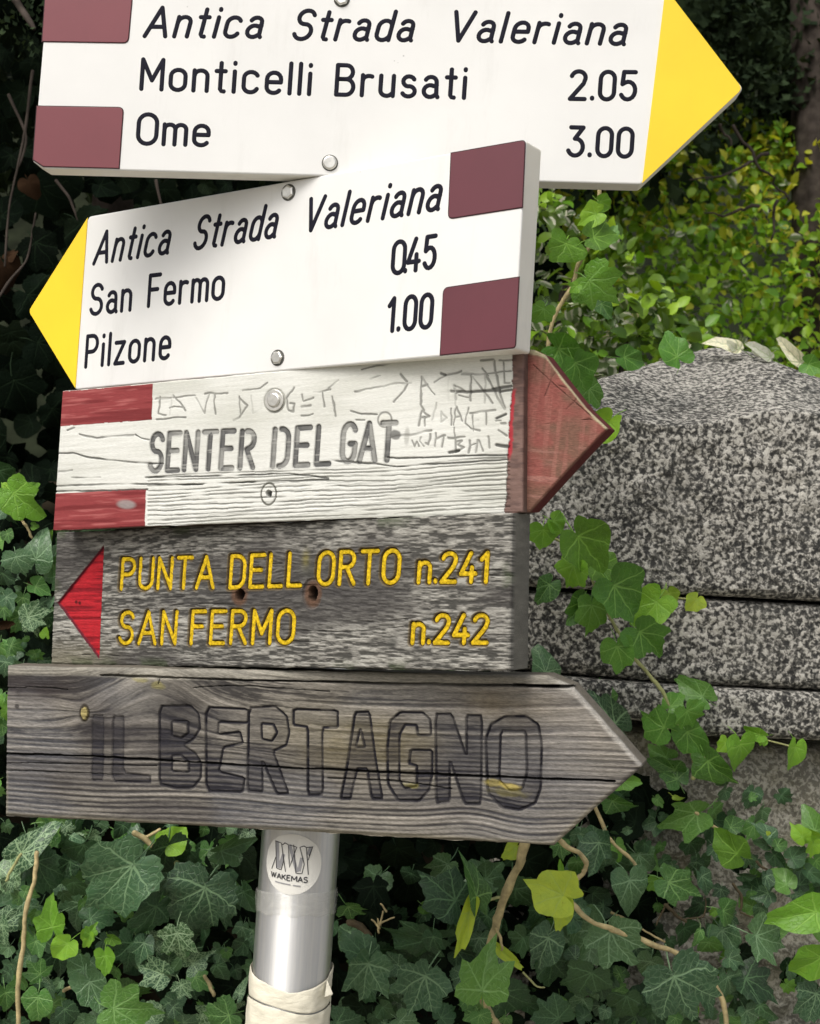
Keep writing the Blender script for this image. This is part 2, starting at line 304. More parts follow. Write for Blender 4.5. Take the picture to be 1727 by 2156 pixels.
# ------------------------------------------------------------------ stroke font (monoline)
def arc(cx, cy, rx, ry, a0, a1, n=12):
    return [(cx + rx * math.cos(rad(a0 + (a1 - a0) * i / n)), cy + ry * math.sin(rad(a0 + (a1 - a0) * i / n))) for i in range(n + 1)]
X = .68
def G_():
    g = {}
    g['A'] = (.62, [[(0, 0), (.31, 1)], [(.31, 1), (.62, 0)], [(.11, .33), (.51, .33)]])
    g['B'] = (.5, [[(0, 0), (0, 1)], [(0, 1), (.26, 1)] + arc(.26, .765, .2, .235, 90, -90) + [(0, .53)], [(0, .53), (.28, .53)] + arc(.28, .265, .22, .265, 90, -90) + [(0, 0)]])
    g['D'] = (.5, [[(0, 0), (0, 1)], [(0, 1), (.2, 1)] + arc(.2, .7, .3, .3, 90, 0, 7) + arc(.2, .3, .3, .3, 0, -90, 7) + [(0, 0)]])
    g['E'] = (.46, [[(0, 0), (0, 1)], [(0, 1), (.46, 1)], [(0, .53), (.38, .53)], [(0, 0), (.46, 0)]])
    g['F'] = (.44, [[(0, 0), (0, 1)], [(0, 1), (.44, 1)], [(0, .53), (.36, .53)]])
    g['G'] = (.52, [arc(.27, .72, .25, .28, 25, 180, 10) + arc(.27, .28, .25, .28, 180, 350, 12) + [(.52, .47)], [(.52, .47), (.32, .47)]])
    g['I'] = (.02, [[(0, 0), (0, 1)]])
    g['K'] = (.48, [[(0, 0), (0, 1)], [(0, .38), (.46, 1)], [(.15, .56), (.48, 0)]])
    g['L'] = (.44, [[(0, 0), (0, 1)], [(0, 0), (.44, 0)]])
    g['M'] = (.58, [[(0, 0), (0, 1)], [(0, 1), (.29, .3)], [(.29, .3), (.58, 1)], [(.58, 1), (.58, 0)]])
    g['N'] = (.5, [[(0, 0), (0, 1)], [(0, 1), (.5, 0)], [(.5, 0), (.5, 1)]])
    g['O'] = (.52, [arc(.26, .7, .26, .3, 0, 180, 12) + arc(.26, .3, .26, .3, 180, 360, 12) + [(.52, .7)]])
    g['P'] = (.48, [[(0, 0), (0, 1)], [(0, 1), (.24, 1)] + arc(.24, .74, .24, .26, 90, -90) + [(0, .48)]])
    g['R'] = (.5, [[(0, 0), (0, 1)], [(0, 1), (.24, 1)] + arc(.24, .76, .23, .24, 90, -90) + [(0, .52)], [(.22, .52), (.5, 0)]])
    g['S'] = (.5, [arc(.26, .76, .23, .24, 20, 180, 9) + arc(.26, .76, .23, .24, 180, 250, 4)[1:] + arc(.24, .26, .25, .27, 70, -10, 6) + arc(.24, .26, .25, .26, -10, -160, 9)[1:]])
    g['T'] = (.52, [[(0, 1), (.52, 1)], [(.26, 1), (.26, 0)]])
    g['U'] = (.5, [[(0, 1), (0, .27)] + arc(.25, .27, .25, .27, 180, 360, 12) + [(.5, 1)]])
    g['V'] = (.56, [[(0, 1), (.28, 0)], [(.28, 0), (.56, 1)]])
    g['W'] = (.8, [[(0, 1), (.2, 0)], [(.2, 0), (.4, .9)], [(.4, .9), (.6, 0)], [(.6, 0), (.8, 1)]])
    g['a'] = (.4, [arc(.2, X - .17, .17, .17, 155, 0, 8) + [(.38, .08)] + [(.42, .0)], arc(.19, .2, .19, .2, 60, 300, 12), [(.285, .373), (.38, .40)], [(.285, .027), (.38, .10)]])
    g['c'] = (.4, [arc(.21, X - .2, .2, .2, 25, 180, 8) + arc(.21, .2, .2, .2, 180, 335, 9)])
    g['d'] = (.4, [arc(.2, X - .22, .2, .22, 0, 180, 9) + arc(.2, .2, .2, .2, 180, 360, 9), [(.4, 0), (.4, 1)]])
    g['e'] = (.42, [[(.02, .36), (.42, .36)] , [(.42, .36)] + arc(.22, X - .22, .2, .22, 0, 180, 9) + arc(.22, .2, .2, .2, 180, 325, 9)])
    g['i'] = (.03, [[(.015, 0), (.015, X)], [(.015, X + .26), (.015, X + .29)]])
    g['l'] = (.03, [[(.015, 0), (.015, 1)]])
    g['m'] = (.62, [[(0, 0), (0, X)], [(0, X - .16)] + arc(.155, X - .16, .155, .16, 150, 0, 8) + [(.31, 0)], [(.31, X - .16)] + arc(.465, X - .16, .155, .16, 150, 0, 8) + [(.62, 0)]])
    g['n'] = (.38, [[(0, 0), (0, X)], [(0, X - .2)] + arc(.19, X - .19, .19, .19, 150, 0, 8) + [(.38, 0)]])
    g['o'] = (.42, [arc(.21, X - .21, .21, .21, 0, 180, 9) + arc(.21, .21, .21, .21, 180, 360, 9) + [(.42, X - .21)]])
    g['r'] = (.28, [[(0, 0), (0, X)], [(0, X - .2)] + arc(.19, X - .19, .19, .17, 150, 62, 5)])
    g['s'] = (.38, [arc(.19, X - .17, .17, .17, 25, 180, 7) + arc(.19, X - .17, .17, .17, 180, 260, 4)[1:] + arc(.19, .17, .19, .18, 80, 0, 5) + arc(.19, .17, .19, .17, 0, -155, 8)[1:]])
    g['t'] = (.26, [[(.13, .08), (.13, .95)], [(0, X), (.26, X)], [(.13, .08), (.17, .01), (.24, 0)]])
    g['u'] = (.38, [[(0, X), (0, .19)] + arc(.19, .19, .19, .19, 180, 330, 8), [(.38, 0), (.38, X)]])
    g['z'] = (.38, [[(0, X), (.38, X)], [(.38, X), (0, 0)], [(0, 0), (.38, 0)]])
    g['0'] = (.44, [arc(.22, .74, .22, .26, 0, 180, 12) + arc(.22, .26, .22, .26, 180, 360, 12) + [(.44, .74)]])
    g['1'] = (.2, [[(.18, 0), (.18, 1)], [(.18, 1), (0, .78)]])
    g['2'] = (.46, [arc(.23, .77, .22, .23, 165, -10, 12) + [(.40, .56), (0, 0)], [(0, 0), (.46, 0)]])
    g['3'] = (.44, [[(.03, 1), (.42, 1)], [(.42, 1), (.17, .6)], [(.17, .6)] + arc(.2, .3, .24, .3, 80, -155, 14)])
    g['4'] = (.48, [[(.3, 1), (0, .28)], [(0, .28), (.48, .28)], [(.36, .5), (.36, 0)]])
    g['5'] = (.44, [[(.42, 1), (.06, 1)], [(.06, 1), (.03, .56)], [(.03, .56)] + arc(.21, .33, .23, .32, 115, -150, 13)])
    g['.'] = (.03, [[(.015, .02), (.015, .05)]])
    g["'"] = (.1, [[(.08, 1), (0, .8)]])
    return g
GL = G_()
def word_strokes(pl, text, x0, y0, x1, y1, h0, h1, slant=0, gap=.2, gapof=None, narrow=None):
    """returns stroke polylines in plane-local (u,v); baseline runs (x0,y0)->(x1,y1), cap heights h0,h1 in pixels"""
    adv = []; x = 0
    for i, ch in enumerate(text):
        if ch == ' ': x += .35; continue
        w, st = GL[ch]; g = (gapof or {}).get(i, 0)
        x += g; adv.append((x, w, st)); x += w + gap
    tot = x - gap; out = []
    A0, A1 = pl.L(x0, y0), pl.L(x1, y1)
    H0 = pl.L(x0 + h0 * math.sin(ROLL), y0 - h0) - A0; H1 = pl.L(x1 + h1 * math.sin(ROLL), y1 - h1) - A1
    e = (A1 - A0) / np.linalg.norm(A1 - A0)
    for ox, w, st in adv:
        for poly in st:
            q = []
            for (px, py) in poly:
                t = (ox + px) / tot
                H = H0 * (1 - t) + H1 * t
                q.append(A0 * (1 - t) + A1 * t + H * py + e * (py * slant * np.linalg.norm(H)))
            out.append(np.array(q))
    return out
def tube_mesh(paths, rads, mat, name, nseg=8, flat=None, up=None, close=True, matrix=None):
    """sweep rounded tubes along 3-D polylines. flat: squash the section along `up`"""
    V = []; F = []; off = 0
    for pth, rr in zip(paths, rads):
        p = np.asarray(pth, float)
        keep = [0] + [i for i in range(1, len(p)) if np.linalg.norm(p[i] - p[i - 1]) > 1e-6]; p = p[keep]
        if len(p) < 2: continue
        r = np.full(len(p), rr, float) if np.isscalar(rr) else np.interp(np.linspace(0, 1, len(p)), np.linspace(0, 1, len(rr)), rr)
        t0 = p[1] - p[0]; t0 /= np.linalg.norm(t0); t1 = p[-1] - p[-2]; t1 /= np.linalg.norm(t1)
        if close:
            pre = [p[0] - t0 * r[0] * k for k in (.97, .75, .4)]; post = [p[-1] + t1 * r[-1] * k for k in (.4, .75, .97)]
            p2 = np.vstack([pre, p, post]); r2 = np.concatenate([r[0] * np.array([.22, .66, .92]), r, r[-1] * np.array([.92, .66, .22])])
        else: p2, r2 = p, r
        T = np.gradient(p2, axis=0); T /= np.linalg.norm(T, axis=1)[:, None] + 1e-12
        n = np.array([0, 0, 1.0]) if up is None else np.asarray(up, float)
        if up is None and abs(T[0] @ n) > .9: n = np.array([0, 1.0, 0])
        rings = []
        for i in range(len(p2)):
            nn = n - T[i] * (n @ T[i]); nn /= np.linalg.norm(nn); b = np.cross(T[i], nn)
            if up is None: n = nn
            a = np.arange(nseg) * 2 * math.pi / nseg
            fz = 1 if flat is None else flat / max(r.max(), 1e-9)
            rings.append(p2[i] + r2[i] * (np.cos(a)[:, None] * b + np.sin(a)[:, None] * nn * fz))
        V.append(np.vstack(rings)); m = len(p2)
        i, j = np.meshgrid(np.arange(m - 1), np.arange(nseg), indexing='ij'); i = i.ravel(); j = j.ravel(); j2 = (j + 1) % nseg
        F.append(np.stack([i * nseg + j, i * nseg + j2, (i + 1) * nseg + j2, (i + 1) * nseg + j], 1) + off); off += m * nseg
    me = np_mesh(name, np.vstack(V), np.vstack(F), mat); return me
def lettering(pl, parent, words, width, mat, name='lettering', z=0.0, hgt=.00025):
    for w_ in words: lettering1(pl, parent, [w_], width, mat, name, z, hgt)
def lettering1(pl, parent, words, width, mat, name, z, hgt):
    paths = []
    for wd in words:
        kw = dict(wd[-1]) if isinstance(wd[-1], dict) else {}; a = wd[:-1] if kw or isinstance(wd[-1], dict) else wd
        for q in word_strokes(pl, *a, **kw): paths.append(np.column_stack([q, np.full(len(q), z)]))
    me = tube_mesh(paths, [width / 2] * len(paths), mat, name, 8, hgt, (0, 0, 1))
    return mk(name, me, parent)

def round_poly(pts, r, n=4):
    out = []; m = len(pts); r = r if isinstance(r, (list, tuple)) else [r] * m
    for i in range(m):
        p = np.array(pts[i], float); a = np.array(pts[i - 1], float) - p; b = np.array(pts[(i + 1) % m], float) - p
        if r[i] <= 0: out.append(p); continue
        a /= np.linalg.norm(a); b /= np.linalg.norm(b)
        p0 = p + a * r[i]; p1 = p + b * r[i]
        for k in range(n + 1):
            t = k / n; out.append((1 - t) ** 2 * p0 + 2 * t * (1 - t) * p + t * t * p1)
    return out
def offset_poly(pts, d):
    pts = [np.array(p, float) for p in pts]; m = len(pts); out = []
    A = sum(pts[i - 1][0] * pts[i][1] - pts[i][0] * pts[i - 1][1] for i in range(m))
    s = 1 if A > 0 else -1
    for i in range(m):
        e0 = pts[i] - pts[i - 1]; e1 = pts[(i + 1) % m] - pts[i]; e0 /= np.linalg.norm(e0) + 1e-12; e1 /= np.linalg.norm(e1) + 1e-12
        n0 = np.array([e0[1], -e0[0]]) * s; n1 = np.array([e1[1], -e1[0]]) * s; n = n0 + n1; n /= max(.3, n @ n / 2 * 1) if n @ n > 0 else 1
        out.append(pts[i] + n * d * .5 * 2 / 2 * 1.0 if False else pts[i] + (n0 + n1) / max(.25, 1 + n0 @ n1) * d)
    return out
def prism(name, pts, z0, z1, mat, parent, bev=0.0, side=None):
    """plate from outline pts (local u,v): back z0, front z1, front edge eased by bev"""
    m = len(pts); lv = [(pts, z0), (pts, z1 - bev)]
    if bev: lv += [(offset_poly(pts, -bev * .35), z1 - bev * .3), (offset_poly(pts, -bev), z1)]
    V = []; 
    for pp, z in lv: V += [(p[0], p[1], z) for p in pp]
    bm = bmesh.new(); vv = [bm.verts.new(v) for v in V]
    for k in range(len(lv) - 1):
        for i in range(m):
            j = (i + 1) % m; f = bm.faces.new((vv[k * m + i], vv[k * m + j], vv[(k + 1) * m + j], vv[(k + 1) * m + i])); f.material_index = 1 if side and k < 1 else 0
    bm.faces.new(vv[-m:]); f = bm.faces.new(vv[:m][::-1])
    if side: f.material_index = 1
    bmesh.ops.recalc_face_normals(bm, faces=bm.faces[:])
    me = bpy.data.meshes.new(name); bm.to_mesh(me); bm.free(); me.materials.append(mat)
    if side: me.materials.append(side)
    return mk(name, me, parent)

def hex_bolt(pl, x, y, parent, r=.0058, z=.0, washer=None, round_=False):
    u, v = pl.L(x, y); n = 16 if round_ else 6
    a0 = random.random()
    pts = [(u + r * math.cos(a0 + 2 * math.pi * k / n), v + r * math.sin(a0 + 2 * math.pi * k / n)) for k in range(n)]
    dk = [(u + r * 1.16 * math.cos(2 * math.pi * k / 20), v + r * 1.16 * math.sin(2 * math.pi * k / 20)) for k in range(20)]
    prism('bolt_seat', dk, z - .002, z + .0004, M['seam'], parent)  # dark disc slightly wider than the bolt, forming its outline
    o = prism('bolt', pts, z - .002, z + .0026, M['steel'], parent, .0012)
    if washer:
        pts = [(u + washer * math.cos(2 * math.pi * k / 24), v + washer * math.sin(2 * math.pi * k / 24)) for k in range(24)]
        prism('washer', pts, z - .001, z + .0009, M['steel'], parent, .0004)
    return o

def board_root(name, pl, label):
    o = empty(name, (0, 0, 0), label, 'signboard', 'direction signboards stacked on the metal pole'); o.matrix_world = pl.M(); return o

# ------------------------------------------------------------------ SETTING: ground, hill
def ground():
    n = 60; xs = np.sign(np.linspace(-1, 1, n)) * np.abs(np.linspace(-1, 1, n)) ** 2.2 * 150
    Xg, Yg = np.meshgrid(xs, xs + 20, indexing='ij'); Z = (fbm(Xg.ravel() * .8, Yg.ravel() * .8, 3) - .5) * .05
    i, j = np.meshgrid(np.arange(n - 1), np.arange(n - 1), indexing='ij'); i = i.ravel(); j = j.ravel()
    F = np.stack([i * n + j, (i + 1) * n + j, (i + 1) * n + j + 1, i * n + j + 1], 1)
    m = plain_mat('gravel_ground', (.27, .25, .21), .95, 0, 40, .35, .8)
    o = mk('ground', np_mesh('ground', np.column_stack([Xg.ravel(), Yg.ravel(), Z]), F, m)); tag(o, kind='structure')
ground()
def hill():
    nx, ny = 90, 40; xs = np.linspace(-30, 30, nx); ys = np.linspace(0, 1, ny)
    Xg, T = np.meshgrid(xs, ys, indexing='ij'); Xg = Xg.ravel(); T = T.ravel()
    Y = 8.5 + T * 16 + np.abs(Xg) * .05; Z = -.1 + 13 * T ** .75 + (fbm(Xg * .5, T * 8, 4, 5) - .5) * 1.2
    i, j = np.meshgrid(np.arange(nx - 1), np.arange(ny - 1), indexing='ij'); i = i.ravel(); j = j.ravel()
    F = np.stack([i * ny + j, (i + 1) * ny + j, (i + 1) * ny + j + 1, i * ny + j + 1], 1)
    o = mk('hill', np_mesh('hill', np.column_stack([Xg, Y, Z]), F, M['hill'])); tag(o, kind='structure')
hill()

# ------------------------------------------------------------------ pole
POLE_Z = 1.190; PB = P(633, 1765, POLE_Z); PR = .0325
pole = empty('signpost', (PB[0], PB[1], 0), 'round aluminium signpost carrying the five boards, with sticker and wrapped tape', 'signpost')
def pole_obj():
    n = 64; a = np.arange(n) * 2 * math.pi / n; V = []
    for z in np.linspace(-.3, 2.6, 30): V.append(np.column_stack([PR * np.cos(a), PR * np.sin(a), np.full(n, z)]))
    i, j = np.meshgrid(np.arange(29), np.arange(n), indexing='ij'); i = i.ravel(); j = j.ravel(); j2 = (j + 1) % n
    F = np.stack([i * n + j, i * n + j2, (i + 1) * n + j2, (i + 1) * n + j], 1)
    V = np.vstack(V); V = np.vstack([V, [0, 0, 2.6]]); cap = np.stack([29 * n + np.arange(n), 29 * n + (np.arange(n) + 1) % n, np.full(n, 30 * n)], 1)
    mk('tube', np_mesh('tube', V, [F, cap], M['pole']), pole)
pole_obj()
def zpix(y): return P(633 - (y - 1765) * math.tan(ROLL), y, POLE_Z - PR)[2]
def wrap(name, ztop, zbot, mat, r, a0=0, a1=2 * math.pi, n=120, m=26, lump=.001, parent=pole):
    A = np.linspace(a0, a1, n); V = []
    for k in range(m):
        t = k / (m - 1); zt = ztop(A); zb = zbot(A); z = zt * (1 - t) + zb * t
        edge = math.sin(math.pi * min(1, max(0, t))) ** .25
        rr = r + (fbm(A * 3, z * 70, 4, 3) - .5) * 2 * lump + .0006 * edge
        V.append(np.column_stack([rr * np.cos(A), rr * np.sin(A), z]))
    V = np.vstack(V); i, j = np.meshgrid(np.arange(m - 1), np.arange(n - 1), indexing='ij'); i = i.ravel(); j = j.ravel()
    F = np.stack([i * n + j, (i + 1) * n + j, (i + 1) * n + j + 1, i * n + j + 1], 1)
    return mk(name, np_mesh(name, V, F, mat), parent)
# angles: camera-facing side is -Y => angle -90deg
CAMA = -math.pi / 2 - math.atan2(PB[0], PB[1]) * 0
def zt1(A):
    d = np.degrees((A - CAMA + math.pi) % (2 * math.pi) - math.pi)      # 0 faces the camera, + to the right
    return np.interp(d, [-180, -90, -50, 0, 15, 60, 90, 180], [zpix(2058), zpix(2062), zpix(2072), zpix(2088), zpix(2088), zpix(2072), zpix(2052), zpix(2058)]) + (fbm(A * 3, A * 0, 3, 2) - .5) * .002
wrap('tape_wrap', zt1, lambda A: A * 0 + zpix(2126) + .003 * np.sin(A * 2), M['tape'], PR + .0014, lump=.0012)
wrap('tape_wrap', lambda A: A * 0 + zpix(2128) + .003 * np.sin(A * 2), lambda A: A * 0 + zpix(2240) + .004 * np.sin(A * 3), M['tape'], PR + .0022, lump=.0016)
def tri_flap():
    c = [P(689, 2062, POLE_Z - .020), P(701, 2092, POLE_Z - .022), P(692, 2104, POLE_Z - .018), P(684, 2098, POLE_Z - .026)]
    V = [np.array(p) - np.array(pole.location) for p in c]; V += [v + np.array([0, .0015, 0]) for v in V]
    F = [[0, 1, 2, 3], [7, 6, 5, 4], [0, 4, 5, 1], [1, 5, 6, 2], [2, 6, 7, 3], [3, 7, 4, 0]]
    mk('tape_flap', np_mesh('tape_flap', np.array(V), np.array(F), M['tape'], False), pole)
tri_flap()
wrap('clear_tape', lambda A: zpix(1890) + .004 * np.sin(A * 1.0 + 2.6), lambda A: zpix(1940) + .0045 * np.sin(A + 2.9) + .001 * np.sin(A * 9), M['clear_tape'], PR + .0007, lump=.0009)
# sticker curved round the pole
def on_pole(sx, sy, r):
    """sticker coordinates in metres -> point on the pole"""
    a = CAMA + sx / PR
    return (r * math.cos(a), r * math.sin(a), zpix(1820) + sy)
STK0 = -.0035
def sticker_disc():
    V = [on_pole(STK0, 0, PR + .0006)]; n = 48; rings = 6
    for k in range(1, rings + 1):
        for i in range(n):
            a = 2 * math.pi * i / n; V.append(on_pole(STK0 + .0247 * k / rings * math.cos(a), .0247 * k / rings * math.sin(a), PR + .0006))
    F4 = []; F3 = [(0, 1 + i, 1 + (i + 1) % n) for i in range(n)]
    for k in range(rings - 1):
        for i in range(n): F4.append((1 + k * n + i, 1 + (k + 1) * n + i, 1 + (k + 1) * n + (i + 1) % n, 1 + k * n + (i + 1) % n))
    o = mk('sticker', np_mesh('sticker', np.array(V), [np.array(F3), np.array(F4)], M['sticker']), pole); o['label'] = 'round white sticker with grey zigzag emblem'
    return o
stk = sticker_disc()
def stk_poly(paths, w, mat, r, name):
    q = []
    for p in paths:
        p = np.array(p, float); t = np.linspace(0, len(p) - 1, (len(p) - 1) * 4 + 1)
        p = np.column_stack([np.interp(t, np.arange(len(p)), p[:, 0]), np.interp(t, np.arange(len(p)), p[:, 1])])
        q.append([on_pole(STK0 + a, b, r) for a, b in p])
    V = []; F = []; off = 0
    for p in q:
        p = np.array(p); T = np.gradient(p, axis=0); T /= np.linalg.norm(T, axis=1)[:, None]
        nrm = np.column_stack([p[:, 0], p[:, 1], p[:, 2] * 0]); nrm /= np.linalg.norm(nrm, axis=1)[:, None]
        s = np.cross(T, nrm) * w / 2; V += [p + s, p - s]; n = len(p)
        F += [(off + i, off + i + 1, off + n + i + 1, off + n + i) for i in range(n - 1)]; off += 2 * n
    mk(name, np_mesh(name, np.vstack(V), np.array(F), mat), stk)
K = .0247 / 290      # sticker zoom pixel -> metres; centre (645,570) in that zoom
def sp(*pts): return [((x - 645) * K, (570 - y) * K) for x, y in pts]
stk_poly([sp((485, 375), (512, 620)), sp((612, 385), (700, 640)), sp((520, 620), (560, 480)), sp((812, 395), (790, 470)), sp((715, 630), (735, 500))], .0028, M['sticker_grey'], PR + .0008, 'emblem')
stk_poly([sp((465, 365), (495, 625), (545, 632), (565, 540), (535, 400), (570, 370)), sp((470, 370), (530, 380), (590, 645)), sp((560, 370), (600, 385), (625, 600), (680, 400), (610, 385)),
          sp((650, 380), (690, 650), (745, 650), (760, 560), (710, 400), (750, 385)), sp((745, 385), (770, 400), (805, 660)), sp((830, 390), (795, 520)), sp((440, 640), (480, 520)), sp((770, 400), (830, 395), (800, 480))], .0007, M['sticker_ink'], PR + .0010, 'emblem_outline')
def stk_text():
    x = 440; out = []
    for ch, w in zip('WAKEMAS', (66, 50, 46, 42, 58, 52, 44)):
        gw, st = GL[ch]
        for p in st: out.append(sp(*[(x + px / gw * (w - 10), 715 + (x - 440) * .06 - py * 50) for px, py in p]))
        x += w + 2
    stk_poly(out, .0009, M['sticker_ink'], PR + .0011, 'club_name')
    stk_poly([sp((490, 752), (645, 764)), sp((668, 766), (738, 772))], .0010, M['sticker_grey'], PR + .0011, 'small_print')
stk_text()

# ------------------------------------------------------------------ board 1 and 2 (painted plastic hiking signs)
def pv(pl, pts): return [pl.L(x, y) for x, y in pts]
def inlay(pl, parent, pts, r, mat, name, zt=.0007, outline=True, label=None):
    q = round_poly(pv(pl, pts), r)
    o = prism(name, q, .0001, zt, mat, parent, .0002)
    if outline: prism('outline', offset_poly(q, .0007), .00005, zt * .45, M['maroon_line'], parent)
    if label: o['label'] = label
    return o
b1 = board_root('trail_sign', PL1, 'large white right-pointing trail sign at the top, listing Monticelli Brusati and Ome')
out1 = [(104, -62), (1390, -28), (1566, 187), (1350, 388), (92, 350 + 4), (70, 340)]
q1 = round_poly(pv(PL1, out1), [.003, .002, .004, .002, .001, .001])
prism('panel', q1, -.022, 0, M['white'], b1, .0012, M['white_edge'])
inlay(PL1, b1, [(100, -60), (283, -55), (270, 90), (90, 87)], [0, 0, .004, 0], M['maroon'], 'red_band')
inlay(PL1, b1, [(79, 224), (260, 227), (251, 357 - 3), (92, 350), (71, 336)], [0, .004, 0, 0, 0], M['maroon'], 'red_band')
inlay(PL1, b1, [(1401, -25), (1563, 187), (1352, 386)], [0, .004, 0], M['yellow'], 'arrow_tip', outline=False)
sl = .2
lettering(PL1, b1, [('Antica', 305, 76, 546, 78, 60, 60, dict(slant=.2, gap=.27)), ('Strada', 617, 82, 864, 85, 60, 60, dict(slant=.2, gap=.27)),
                    ('Valeriana', 945, 85, 1312, 93, 60, 60, dict(slant=.2, gap=.27))], .0035, M['ink'])
lettering(PL1, b1, [('Monticelli', 298, 187, 652, 198, 62, 63, dict(gap=.25)), ('Brusati', 708, 199, 978, 206, 62, 62, dict(gap=.27))], .0035, M['ink'])
lettering(PL1, b1, [('2.05', 1200, 208, 1336, 210, 58, 58, dict(gap=.22))], .0035, M['ink'], 'walking_time')
lettering(PL1, b1, [('Ome', 290, 302, 438, 306, 62, 60, dict(gap=.22))], .0035, M['ink'])
lettering(PL1, b1, [('3.00', 1197, 327, 1329, 330, 59, 59, dict(gap=.22))], .0035, M['ink'], 'walking_time')
hex_bolt(PL1, 720, -2, b1, .0055); hex_bolt(PL1, 695, 343, b1, .0055, round_=True)

b2 = board_root('trail_sign', PL2, 'white left-pointing trail sign second from the top, listing San Fermo and Pilzone')
out2 = [(189, 455), (1108, 294), (1083, 735), (160, 820), (60, 655)]
q2 = round_poly(pv(PL2, out2), [.002, .003, .002, .002, .004])
prism('panel', q2, -.025, 0, M['white'], b2, .0012, M['white_edge'])
inlay(PL2, b2, [(951, 323), (1106, 296), (1100, 436), (945, 460)], [0, .003, 0, .004], M['maroon_dark'], 'red_band')
inlay(PL2, b2, [(935, 607), (1093, 584), (1085, 731), (928, 747)], [.004, 0, .002, 0], M['maroon_dark'], 'red_band')
inlay(PL2, b2, [(186, 458), (62, 655), (160, 817)], [0, .004, 0], M['yellow'], 'arrow_tip', outline=False)
lettering(PL2, b2, [('Antica', 198, 555, 352, 532, 64, 66, dict(slant=.2, gap=.27)), ('Strada', 408, 524, 577, 498, 65, 68, dict(slant=.2, gap=.27)),
                    ('Valeriana', 640, 487, 921, 440, 66, 72, dict(slant=.2, gap=.27))], .0037, M['ink'])
lettering(PL2, b2, [('San', 191, 662, 274, 652, 61, 62, dict(gap=.27)), ('Fermo', 313, 644, 469, 628, 64, 66, dict(gap=.25))], .0037, M['ink'])
lettering(PL2, b2, [('0', 826, 576, 850, 573, 66, 66), ('.', 852, 572, 854, 572, 66, 66), ('45', 858, 571, 914, 563, 66, 67, dict(gap=.25))], .0037, M['ink'], 'walking_time')
lettering(PL2, b2, [('Pilzone', 181, 772, 356, 753, 64, 65, dict(gap=.27))], .0037, M['ink'])
lettering(PL2, b2, [('1.00', 817, 697, 907, 688, 68, 69, dict(gap=.22))], .0037, M['ink'], 'walking_time')
hex_bolt(PL2, 608, 405, b2, .0058); hex_bolt(PL2, 585, 753, b2, .0056)

# ------------------------------------------------------------------ wooden boards as carved relief meshes
def seg_dist(Pts, polys, closed=False, pad=.012):
    """distance of points to polylines and the index of the nearest polyline"""
    D = np.full(len(Pts), 1e3); I = np.full(len(Pts), -1, dtype=int)
    for k, q in enumerate(polys):
        q = np.asarray(q, float)
        if closed: q = np.vstack([q, q[:1]])
        lo = q.min(0) - pad; hi = q.max(0) + pad
        sel = np.where((Pts[:, 0] > lo[0]) & (Pts[:, 0] < hi[0]) & (Pts[:, 1] > lo[1]) & (Pts[:, 1] < hi[1]))[0]
        if not len(sel): continue
        pp = Pts[sel]; best = np.full(len(sel), 1e3)
        for i in range(len(q) - 1):
            a = q[i]; d = q[i + 1] - a; L2 = d @ d + 1e-12; t = np.clip(((pp - a) @ d) / L2, 0, 1)
            best = np.minimum(best, np.hypot(pp[:, 0] - a[0] - t * d[0], pp[:, 1] - a[1] - t * d[1]))
        m = best < D[sel]; D[sel[m]] = best[m]; I[sel[m]] = k
    return D, I
def in_poly(Pts, poly):
    q = np.asarray(poly, float); c = np.zeros(len(Pts), bool); x, y = Pts[:, 0], Pts[:, 1]
    for i in range(len(q)):
        (x0, y0), (x1, y1) = q[i - 1], q[i]
        with np.errstate(divide='ignore', invalid='ignore'):
            c ^= ((y0 > y) != (y1 > y)) & (x < (x1 - x0) * (y - y0) / (y1 - y0 + 1e-15) + x0)
    return c
